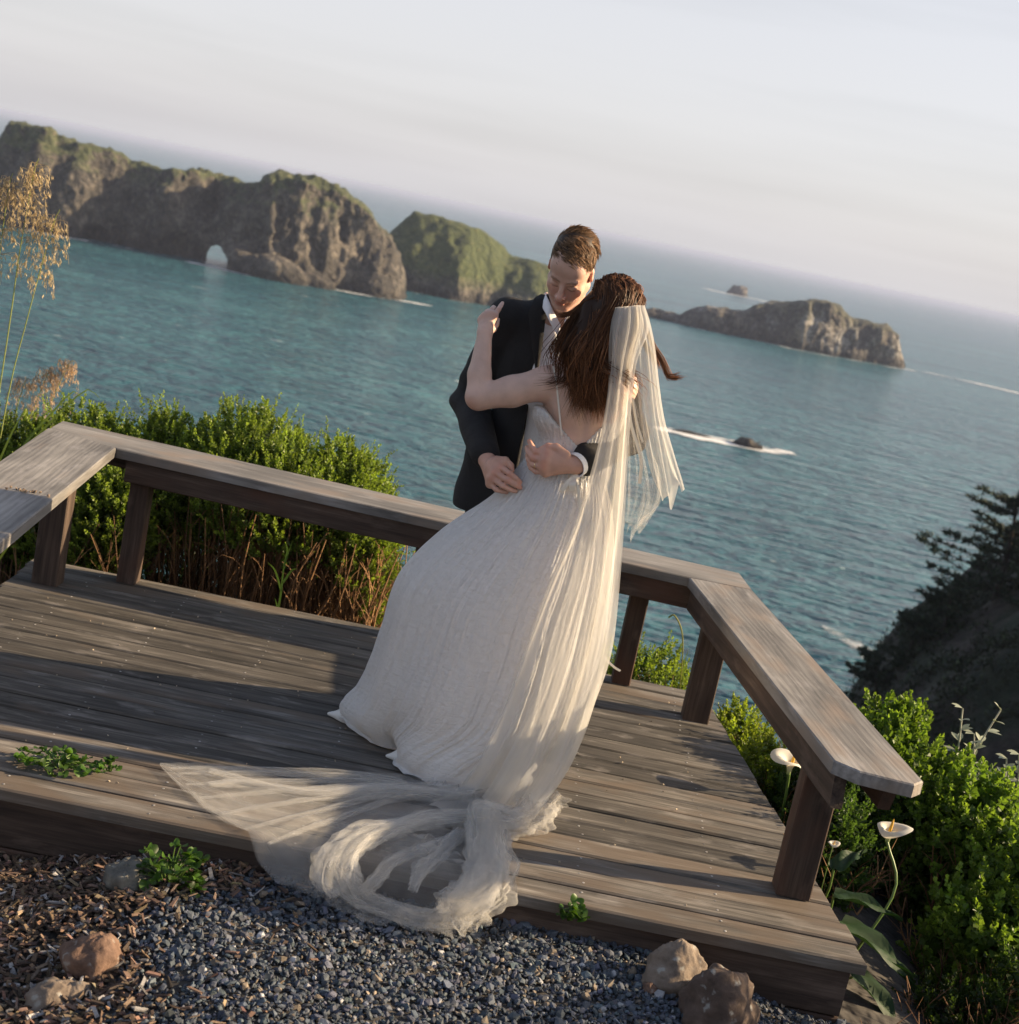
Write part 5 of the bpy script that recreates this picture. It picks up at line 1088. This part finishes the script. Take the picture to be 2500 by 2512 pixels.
tgt = hc + (hemxy - hc)[None] * (shr[:, None] * wig[None])[..., None]; V[..., :2] = V[..., :2] * (1 - wb_) + tgt * wb_
V[..., 2] += (.014 * np.sin(th * 6 + .5) + .008 * np.sin(th * 17))[None] * np.exp(-((tt - .93) / .05) ** 2)[:, None]
V[..., 2] = np.maximum(V[..., 2], .004)
st = np.stack([np.broadcast_to(th[None] / 6.283, V.shape[:2]), np.broadcast_to(tt[:, None], V.shape[:2])], -1).reshape(-1, 2)
sk = dlink('skirt', mesh('skirt', V.reshape(-1, 3), grid_faces(nt_, na, True), True, None, st), M_dress)
# waist ribbon with a small bow
M_satin = plain('ivory satin', (.80, .74, .64), .35)
wb = smooth_path(np.array([lerp(Lc[6], Rc[6], .5 - .5 * math.cos(a)) + [0, -(Dc[6] + .003) * math.sin(a) - Lc[6][1] + 4.535 + (Lc[6][1] - 4.535), 0] for a in np.linspace(0, 2 * math.pi, 25)]), 60)
bowc = H2(1330, 640, 4.415)
def ribbon(pts, w_, n=14, name='bow', parent=None, tw=0.0):
    pts = smooth_path(pts, n); d = np.gradient(pts, axis=0); s = np.cross(d, [.25 * math.cos(tw), 1.0, .3 * math.sin(tw)]); s /= np.linalg.norm(s, axis=1)[:, None]; V = np.stack([pts + s * w_ / 2, pts + np.array([0, -.0012, 0]), pts - s * w_ / 2], 1).reshape(-1, 3); return link(name, mesh(name, V, grid_faces(n, 3)), M_satin, parent)
ribbon([bowc, H2(1260, 700, 4.405), H2(1190, 790, 4.41)], .016, parent=wom); ribbon([bowc, H2(1322, 710, 4.398), H2(1312, 790, 4.405)], .020, parent=wom, tw=1.0); ribbon([bowc, H2(1385, 760, 4.40), H2(1400, 900, 4.40), H2(1415, 1060, 4.395)], .010, parent=wom); ribbon([H2(1290, 640, 4.42), bowc, H2(1390, 610, 4.42)], .018, parent=wom)
ribbon([G(698, 905, 4.452), G(715, 1000, 4.436), G(728, 1120, 4.434), G(745, 1292, 4.434)], .0055, name='strap', parent=wom)
# shoes
M_wshoe = plain('white satin shoe', (.72, .70, .66), .5)
for hx, tip in ((np.array([-.30, 4.66, .028]), np.array([-.470, 4.690, .010])), (np.array([-.08, 4.435, .028]), np.array([-.232, 4.420, .010]))):
    f = Field(np.minimum(hx, tip) - .07, np.maximum(hx, tip) + .07, .004); f.cone(hx, lerp(hx, tip, .62), .034, .030, .01); f.cone(lerp(hx, tip, .6), tip, .029, .006, .02); f.rbox((tip + hx) / 2 * [1, 1, 0] - [0, 0, .05], (.3, .2, .052), .001, k=.001, sub=True); V, F = finish(f); link('shoe', mesh('shoe', V, F), M_wshoe, wom)
# ------------------------------------------------------------------ her hair
f = Field(Hb.c + [-.25, -.25, -.42], Hb.c + [.25, .2, .16], .0045)
f.ell(Hb.w((0, -.022, .046)), np.array((.080, .104, .094)) * Hb.s, Hb.R, .02); f.cone(G(1000, 640, 4.455), G(905, 860, 4.43), .070, .075, .04, flat=((0, 1, 0), .7)); f.cone(G(925, 850, 4.43), G(910, 1020, 4.425), .068, .042, .03, flat=((0, 1, 0), .45)); f.cone(G(900, 600, 4.47), G(850, 800, 4.45), .04, .05, .04); f.cone(G(1085, 650, 4.49), G(1075, 860, 4.475), .062, .045, .04)
V, F = finish(f, 2); V += vnormals(V, F) * (.006 * np.sin(V[:, 0] * 130 + 3 * fbm(V * 9, 2, 1)) * .5)[:, None]
base_hair = link('hair', mesh('hair', V, F, True, np.array([.030, .015, .009])), M_hair, wom)
mb = MB(); rs = np.random.default_rng(3)
def lock(pts, n, jit, w_, spread_end=1.0, wave=.012, bright=1.0, nn=14, freq=None):
    pts = np.asarray(pts, float); m_ = len(pts); ph0 = rs.uniform(0, 6.28)
    for _ in range(n):
        o_ = rs.normal(0, 1, 3) * np.array([1, .55, .6]); t = np.linspace(0, 1, m_)[:, None]; off = o_ * jit * (.25 + (spread_end - .25) * t); ph_ = ph0 + rs.normal(0, .35); fr = rs.uniform(4, 8) if freq is None else freq
        p = pts + off; q = smooth_path(p, nn); s_ = np.linspace(0, 1, nn); q = q + (np.sin(s_ * fr + ph_) * wave * s_ ** 2)[:, None] * np.array([1, .3, .2]) + rs.normal(0, .0005, q.shape)
        c = np.array([.066, .031, .015]) * rs.lognormal(-.1, .45) * bright * (1 + 2.0 * s_[:, None] * rs.uniform(0, 1) * np.array([1.15, .9, .7])); r = rs.uniform(.55, 1.2) * w_ * np.concatenate([[.7], np.ones(nn - 5), [.9, .7, .4, .1]])  # strand ends painted brighter and more orange, standing in for sunlit highlights
        V, F = tube(q, r, 3); mb.add(V, F, np.repeat(c, 3, 0))
# crown to ends: strands combed back over the head, falling over her left shoulder blade
for _ in range(150):
    a = rs.uniform(-1.35, 1.0); b = rs.uniform(-.35, 1.0); L_ = np.array([math.sin(a) * .076, -.022 - math.cos(a) * .075 * (1 - b * .2) + .06 * max(0, b), .046 + .094 * (.35 + .65 * b) * (1 - .1 * abs(a))])
    cc_ = np.array([0, -.022, .046]); L_ = cc_ + (L_ - cc_) / np.linalg.norm((L_ - cc_) / np.array([.081, .105, .095]))
    h0 = np.array([L_[0] * .5, .045 + rs.uniform(-.03, .03), .120]); h0 = cc_ + (h0 - cc_) / np.linalg.norm((h0 - cc_) / np.array([.079, .103, .093]))
    hm_ = cc_ + ((L_ + h0) / 2 - cc_) / np.linalg.norm(((L_ + h0) / 2 - cc_) / np.array([.082, .106, .096])); p0 = Hb.w(h0); p1 = Hb.w(L_); u = rs.uniform(0, 1)
    p2 = G(868 + 150 * u + rs.normal(0, 12), 770 + rs.normal(0, 20), 4.372 + .06 * rs.random()); p3 = G(832 + 160 * u + rs.normal(0, 20), 950 + rs.normal(0, 25), 4.382 + .05 * rs.random()); p4_ = G(835 + 150 * u + rs.normal(0, 28), 1080 + 60 * u + rs.normal(0, 50), 4.395 + .03 * rs.random())
    lock([p0, Hb.w(hm_), p1, p2, p3, p4_], 17, .0055, .00115, 2.0, .028, 1.0 + .6 * (rs.random() < .25), 18, rs.uniform(6, 11))
lock([G(900, 560, 4.45), G(820, 620, 4.44), G(760, 750, 4.45), G(720, 850, 4.46), G(735, 960, 4.45)], 60, .014, .0009, 1.6, .020); lock([G(920, 600, 4.43), G(830, 720, 4.41), G(770, 860, 4.41), G(760, 980, 4.42), G(690, 1000, 4.43)], 70, .013, .0009, 1.6, .018)
lock([G(930, 520, 4.43), G(860, 560, 4.44), G(800, 610, 4.47), G(735, 628, 4.50)], 60, .007, .0010, .9, .006); lock([G(880, 560, 4.44), G(800, 640, 4.44), G(745, 735, 4.44), G(730, 800, 4.44), G(770, 850, 4.43)], 70, .011, .0010, 1.6, .014)
lock([G(980, 760, 4.39), G(1000, 880, 4.375), G(1080, 940, 4.362), G(1140, 985, 4.358), G(1150, 1030, 4.36)], 34, .016, .0009, 1.5, .012, 1.5); lock([G(960, 820, 4.39), G(990, 930, 4.37), G(1060, 965, 4.362), G(1165, 1050, 4.36)], 26, .014, .0009, 1.5, .012, 1.6)
lock([G(1180, 640, 4.46), G(1250, 780, 4.47), G(1300, 870, 4.47), G(1335, 955, 4.47), G(1365, 968, 4.47), G(1408, 960, 4.47)], 60, .008, .0010, 1.0, .005, 1.7, 18, 3); lock([G(1150, 640, 4.47), G(1220, 800, 4.47), G(1275, 870, 4.48), G(1300, 920, 4.48)], 30, .009, .0010, 1, .004, 1.5)
link('strands', mb.mesh('strands'), M_hair, base_hair)
# ------------------------------------------------------------------ veil
def veil_mat(name, al=.36, streak=.3, col=(.82, .79, .74)):
    m = Mat(name); st = m.n('ShaderNodeAttribute', attribute_name='st'); n = m.noise(m.n('ShaderNodeMapping', {0: st.outputs['Vector'], 3: (9, .7, 1)}), 1.0, 2, .5, .3)
    a = m.rng(n, .38, .68, al - streak * .5, al + streak); wn_ = m.n('ShaderNodeTexWhiteNoise', {0: m.coord('Object', (900, 900, 900))}, noise_dimensions='3D'); rv = m.n('ShaderNodeVectorMath', {0: m.n('ShaderNodeVectorMath', {0: wn_.outputs['Color'], 1: (.5, .5, .5)}, operation='SUBTRACT').outputs[0], 3: 2.0}, operation='SCALE')
    fn_ = m.n('ShaderNodeVectorMath', {0: m.n('ShaderNodeVectorMath', {0: m.n('ShaderNodeNewGeometry').outputs['Normal'], 1: rv.outputs[0]}, operation='ADD').outputs[0]}, operation='NORMALIZE')   # threads of the net face every way
    d = m.n('ShaderNodeBsdfDiffuse', {'Color': c4(*col), 'Normal': fn_}); t = m.n('ShaderNodeBsdfTranslucent', {'Color': c4(col[0], col[1] * .97, col[2] * .92), 'Normal': fn_}); s = m.n('ShaderNodeMixShader', {0: .5, 1: d, 2: t})
    return m.done(m.n('ShaderNodeMixShader', {0: a, 1: m.n('ShaderNodeBsdfTransparent'), 2: s}))
M_veil = veil_mat('silk tulle', .54, .07, (.94, .93, .905)); M_veil2 = veil_mat('thin tulle', .20, .10, (.93, .92, .90)); M_veil3 = veil_mat('bunched tulle', .20, .08, (.93, .92, .90))
def curtain(name, rows, npl, amp, seed, mat, parent, nu=240, nv=110, over=.03, ragged=0.0, fine=.0):
    """rows: (left point, right point, pleat depth factor) from top to bottom"""
    L_ = smooth_path([r[0] for r in rows], nv); R_ = smooth_path([r[1] for r in rows], nv); kf = smooth_path(np.array([[r[2]] for r in rows]), nv)[:, 0]
    u = np.linspace(0, 1, nu)[None]; v = np.linspace(0, 1, nv)[:, None]; q = np.stack([u * 5 + 0 * v, 0 * u + v * 2.0, 0 * u + 0 * v + seed], -1)
    ph = 2 * np.pi * npl * (u + .05 * noise(q * np.array([1, .8, 1]), seed)) + 1.6 * noise(q * np.array([.6, 1.2, 1]), seed + 3)
    uu = u + over * np.sin(2 * ph) * .5 + .008 * noise(q * np.array([1.5, 1, 1]), seed + 5)
    V = L_[:, None, :] + (R_ - L_)[:, None, :] * uu[..., None]; V[..., 1] += amp * kf[:, None] * (np.sin(ph) + .25 * np.sin(2.3 * ph + seed)) + .3 * amp * kf[:, None] * noise(q * np.array([2.5, 1.2, 1]), seed + 9) + fine * kf[:, None] * np.sin(2 * np.pi * 23 * u + 5 * noise(q * np.array([1.3, .7, 1]), seed + 14))
    if ragged: V[..., 2] += (v ** 6) * ragged * (noise(np.stack([u * 9 + 0 * v, 0 * u + 0 * v, 0 * u + 0 * v], -1), seed) )
    st = np.stack([np.broadcast_to(u, V.shape[:2]), np.broadcast_to(v, V.shape[:2])], -1).reshape(-1, 2)
    return link(name, mesh(name, V.reshape(-1, 3), grid_faces(nv, nu), True, None, st), mat, parent)
Q = lambda x, y, Y: P(x, y, Y)
vl = [(Q(1510, 754, 4.385), Q(1572, 748, 4.385), .45), (Q(1500, 790, 4.37), Q(1575, 800, 4.37), .8), (Q(1494, 850, 4.362), Q(1556, 880, 4.362), 1), (Q(1492, 950, 4.36), Q(1546, 960, 4.36), 1), (Q(1474, 1060, 4.352), Q(1538, 1060, 4.352), 1), (Q(1444, 1178, 4.34), Q(1532, 1180, 4.335), 1.1), (Q(1405, 1300, 4.315), Q(1524, 1310, 4.31), 1.2), (Q(1345, 1440, 4.28), Q(1515, 1430, 4.29), 1.3), (Q(1290, 1590, 4.25), Q(1496, 1570, 4.27), 1.4), (Q(1235, 1740, 4.215), Q(1466, 1700, 4.25), 1.5), (Q(1170, 1870, 4.20), Q(1420, 1835, 4.21), 1.5), (PZ(1120, 1935, .03), PZ(1345, 1960, .05), 1.2), (PZ(1050, 1975, .02), PZ(1270, 2040, .015), 1)]
veil = curtain('veil', vl, 3, .013, 2, M_veil, wom, 300, 150, .02)
link_ = lambda *a, **k: curtain(*a, **k)
v2 = [(Q(1516, 753, 4.375), Q(1580, 750, 4.38), .4), (Q(1504, 800, 4.355), Q(1590, 810, 4.365), .8), (Q(1500, 900, 4.345), Q(1560, 900, 4.355), 1), (Q(1480, 1050, 4.335), Q(1545, 1060, 4.34), 1), (Q(1440, 1220, 4.315), Q(1536, 1220, 4.32), 1.2), (Q(1400, 1400, 4.27), Q(1524, 1400, 4.285), 1.4), (Q(1340, 1600, 4.22), Q(1502, 1590, 4.26), 1.5), (Q(1280, 1780, 4.19), Q(1458, 1730, 4.235), 1.5), (Q(1220, 1900, 4.16), Q(1400, 1880, 4.18), 1.3), (PZ(1180, 1960, .03), PZ(1310, 2010, .03), 1)]
curtain('veil_layer', v2, 2, .012, 7, M_veil, veil, 200, 120, .02)
v3 = [(G(1140, 568, 4.385), G(1208, 566, 4.40), .4), (G(1135, 660, 4.375), G(1238, 660, 4.40), .8), (G(1150, 800, 4.38), G(1266, 800, 4.41), 1), (G(1165, 1000, 4.40), G(1288, 1000, 4.42), 1.1), (G(1185, 1200, 4.41), G(1318, 1200, 4.43), 1.2), (G(1215, 1400, 4.42), G(1372, 1400, 4.44), 1.3), (G(1240, 1540, 4.43), G(1410, 1530, 4.45), 1.2), (G(1270, 1660, 4.44), G(1426, 1610, 4.46), 1.0)]
curtain('veil_layer', v3, 3, .013, 12, M_veil, veil, 170, 100, .03, .05)
v4 = [(G(1100, 1100, 4.40), G(1150, 1080, 4.42), .6), (G(1095, 1300, 4.40), G(1215, 1300, 4.43), 1), (G(1088, 1500, 4.40), G(1290, 1480, 4.44), 1.2), (G(1080, 1680, 4.40), G(1296, 1660, 4.45), 1.2), (G(1076, 1850, 4.40), G(1180, 1800, 4.43), 1)]
curtain('veil_layer', v4, 3, .022, 21, M_veil2, veil, 110, 70, .03, .06)
ribbon([G(1118, 1090, 4.385), G(1130, 1220, 4.385), G(1165, 1340, 4.385), G(1190, 1440, 4.39), G(1180, 1560, 4.40)], .010, name='veil_edge', parent=veil); ribbon([G(1140, 1080, 4.39), G(1165, 1220, 4.395), G(1198, 1330, 4.40)], .007, name='veil_edge', parent=veil)
curtain('veil_layer', [(G(1212, 1540, 4.43), G(1290, 1540, 4.44), .8), (G(1190, 1640, 4.43), G(1300, 1640, 4.44), 1), (G(1170, 1720, 4.43), G(1275, 1700, 4.44), .8), (G(1166, 1790, 4.43), G(1225, 1775, 4.44), .5), (G(1172, 1840, 4.43), G(1185, 1835, 4.44), .2)], 2, .012, 31, M_veil2, veil, 60, 40, .03)
ribbon([P(1480, 1610, 4.5), P(1505, 1635, 4.5), P(1522, 1646, 4.5)], .008, name='veil_edge', parent=veil)
# the train lying over the boards and the gravel
def floor_z(x, y): return np.where(y > 3.66, .006, np.interp(y, [3.50, 3.60, 3.635, 3.66], [-.088, -.085, -.05, .006]))
topc = smooth_path(np.array([(-.865, 4.005), (-.66, 4.085), (-.45, 4.14), (-.25, 4.215), (-.02, 4.29), (.14, 4.22)]), 150)
botc = smooth_path(np.array([(-.865, 3.995), (-.75, 3.855), (-.65, 3.755), (-.55, 3.68), (-.44, 3.61), (-.33, 3.58), (-.25, 3.53), (-.14, 3.50), (-.02, 3.51), (.08, 3.54), (.15, 3.66)]), 150)
def train(seed, mat, lift, a0, name):
    nu, nv = 150, 130; s = np.linspace(0, 1, nu)[:, None]; t = np.linspace(0, 1, nv)[None]
    XY = topc[:, None, :] * (1 - t[..., None]) + botc[:, None, :] * t[..., None]; XY[..., 0] += .06 * np.sin(np.pi * t) * s ** 4
    q = np.stack([XY[..., 0] * 7, XY[..., 1] * 7, 0 * XY[..., 0] + seed], -1); ang = np.arctan2(4.33 - XY[..., 1], .06 - XY[..., 0]) * 24 + 1.6 * fbm(q * .4, 2, seed)
    rid = np.maximum(0, np.sin(ang)) ** 3 * (.004 + .010 * s) + np.maximum(0, np.sin(ang * 1.7 + 2 * s * 6)) ** 4 * .008 * s
    cr = np.clip((s - .55) / .3, 0, 1) * np.clip((t - .25) / .3, 0, 1); z = floor_z(XY[..., 0], XY[..., 1]) + lift + (rid + .003 * np.abs(fbm(q * 2.2, 3, seed + 4))) * a0 + cr * .05 * np.maximum(0, fbm(q * 1.1, 4, seed + 8) + .2) * a0
    XY = XY + .012 * s[..., None] * np.stack([fbm(q * 1.5, 3, seed + 11), fbm(q * 1.5, 3, seed + 13)], -1)
    V = np.concatenate([XY, z[..., None]], -1).reshape(-1, 3); st = np.stack([np.broadcast_to(t * 1.0, z.shape), np.broadcast_to(s * 1.5, z.shape)], -1).reshape(-1, 2)
    link(name, mesh(name, V, grid_faces(nu, nv)[:, ::-1], True, None, st), mat, veil)
train(3, M_veil2, 0, 1.0, 'train'); train(8, M_veil2, .004, 1.35, 'train')
def bundle(pts, rad, seed, mat, **k):
    pts = np.asarray(pts, float)
    for i, sc_ in enumerate((1.0, .84)):
        bundle1(pts + np.random.default_rng(seed + i).normal(0, .006, pts.shape), np.array(rad) * sc_, seed + 100 * i, mat, **k)
def bundle1(pts, rad, seed, mat, name='train_fold', ns=64, nl=110, flat=.62, rough_=.62, fr=8.0):
    """a loose gathered roll of tulle"""
    pts = smooth_path(pts, nl); rad = smooth_path(np.array(rad)[:, None], nl)[:, 0]; V, F = tube(pts, np.ones(nl), ns); V = V.reshape(nl, ns, 3); D = V - pts[:, None, :]; th_ = np.arange(ns) * 2 * np.pi / ns
    s = np.linspace(0, 1, nl); q = np.stack([np.cos(th_)[None] * 2.1 + 0 * s[:, None], np.sin(th_)[None] * 2.1 + 0 * s[:, None], s[:, None] * fr + 0 * th_[None]], -1)
    r = rad[:, None] * (1 + rough_ * (fbm(q * np.array([1.3, 1.3, 1]), 3, seed) * 1.0 + .35 * np.sin(th_[None] * 11 + 4 * fbm(q * .5, 2, seed + 2)) * .5)); V = pts[:, None, :] + D * r[..., None] * np.array([1, 1, flat]); V[..., 2] = np.maximum(V[..., 2], floor_z(V[..., 0], V[..., 1]) + .002 + .002 * (np.abs(noise(V * 60, seed))))
    st = np.stack([np.broadcast_to(th_[None] / 6.28, V.shape[:2]), np.broadcast_to(s[:, None] * 2, V.shape[:2])], -1).reshape(-1, 2)
    link(name, mesh(name, V.reshape(-1, 3), F, True, None, st), mat, veil)
z_ = lambda x, y, h=0.0: PZ(*S2(x, y), h)
bundle([z_(900, 1440, .03), z_(800, 1450, .05), z_(745, 1440, .06), z_(735, 1560, .05), z_(750, 1680, .04), z_(700, 1760, .02), z_(640, 1810, -.03), z_(590, 1850, -.06)], [.035, .05, .055, .055, .062, .062, .065, .045], 4, M_veil3)
bundle([z_(860, 1430, .03), z_(740, 1420, .05), z_(735, 1540, .06), z_(745, 1660, .05), z_(690, 1750, .02), z_(600, 1800, -.03)], [.025, .035, .038, .04, .042, .04], 14, M_veil3)
bundle([z_(740, 1440, .05), z_(560, 1440, .04), z_(400, 1475, .045), z_(260, 1510, .06), z_(160, 1570, .05), z_(120, 1660, .01), z_(180, 1720, -.03)], [.034, .026, .026, .034, .044, .052, .04], 24, M_veil3)
bundle([z_(700, 1450, .04), z_(500, 1470, .035), z_(330, 1500, .045), z_(190, 1580, .04), z_(150, 1660, .01)], [.016, .016, .018, .026, .03], 29, M_veil2)
bundle([z_(640, 1500, .03), z_(560, 1580, .025), z_(480, 1660, .02), z_(440, 1730, .0)], [.016, .02, .018, .01], 33, M_veil3)
bundle([z_(700, 1480, .03), z_(520, 1560, .02), z_(380, 1620, .02), z_(270, 1700, .0), z_(230, 1740, -.03)], [.012, .014, .018, .016, .012], 37, M_veil3)
bundle([z_(880, 1290, .02), z_(760, 1330, .025), z_(600, 1345, .025), z_(350, 1335, .022), z_(80, 1345, .015), (-.60, 3.98, .012), (-.70, 3.93, .008)], [.03, .03, .028, .026, .024, .022, .012], 41, M_veil3, rough_=.7)
bundle([z_(900, 1300, .02), z_(640, 1320, .02), z_(300, 1310, .02), z_(0, 1340, .014), (-.72, 4.0, .01)], [.018, .016, .014, .012, .008], 47, M_veil3, rough_=.7)
bundle([z_(1000, 1360, .05), z_(930, 1440, .04), z_(840, 1480, .03), z_(770, 1480, .04)], [.05, .05, .045, .04], 52, M_veil3)
bundle([z_(150, 1640, .0), z_(200, 1750, -.05), z_(330, 1810, -.07), z_(480, 1850, -.07), z_(600, 1860, -.06)], [.03, .035, .032, .035, .04], 57, M_veil2)

for k, (ex_, ey_) in enumerate(((-.80, 3.965), (-.76, 3.90), (-.70, 3.83), (-.62, 3.76), (-.54, 3.69), (-.46, 3.64), (-.83, 3.99))):
    e_ = np.array([ex_, ey_, .008]); kk = (1, 2, 3, 4, 5, 6, 0)[k]; b_ = np.array([-.16 + .010 * kk, 4.215 - .012 * kk, .02]); mid = lerp(b_, e_, .5) + [.0, .03 - .003 * kk, .004]
    bundle1([b_, lerp(b_, mid, .5) + [0, .01, .004], mid, lerp(mid, e_, .5) + [0, .008, 0], e_], [.014, .012, .010, .009, .006], 70 + k, M_veil2, rough_=.5, ns=30, nl=80)
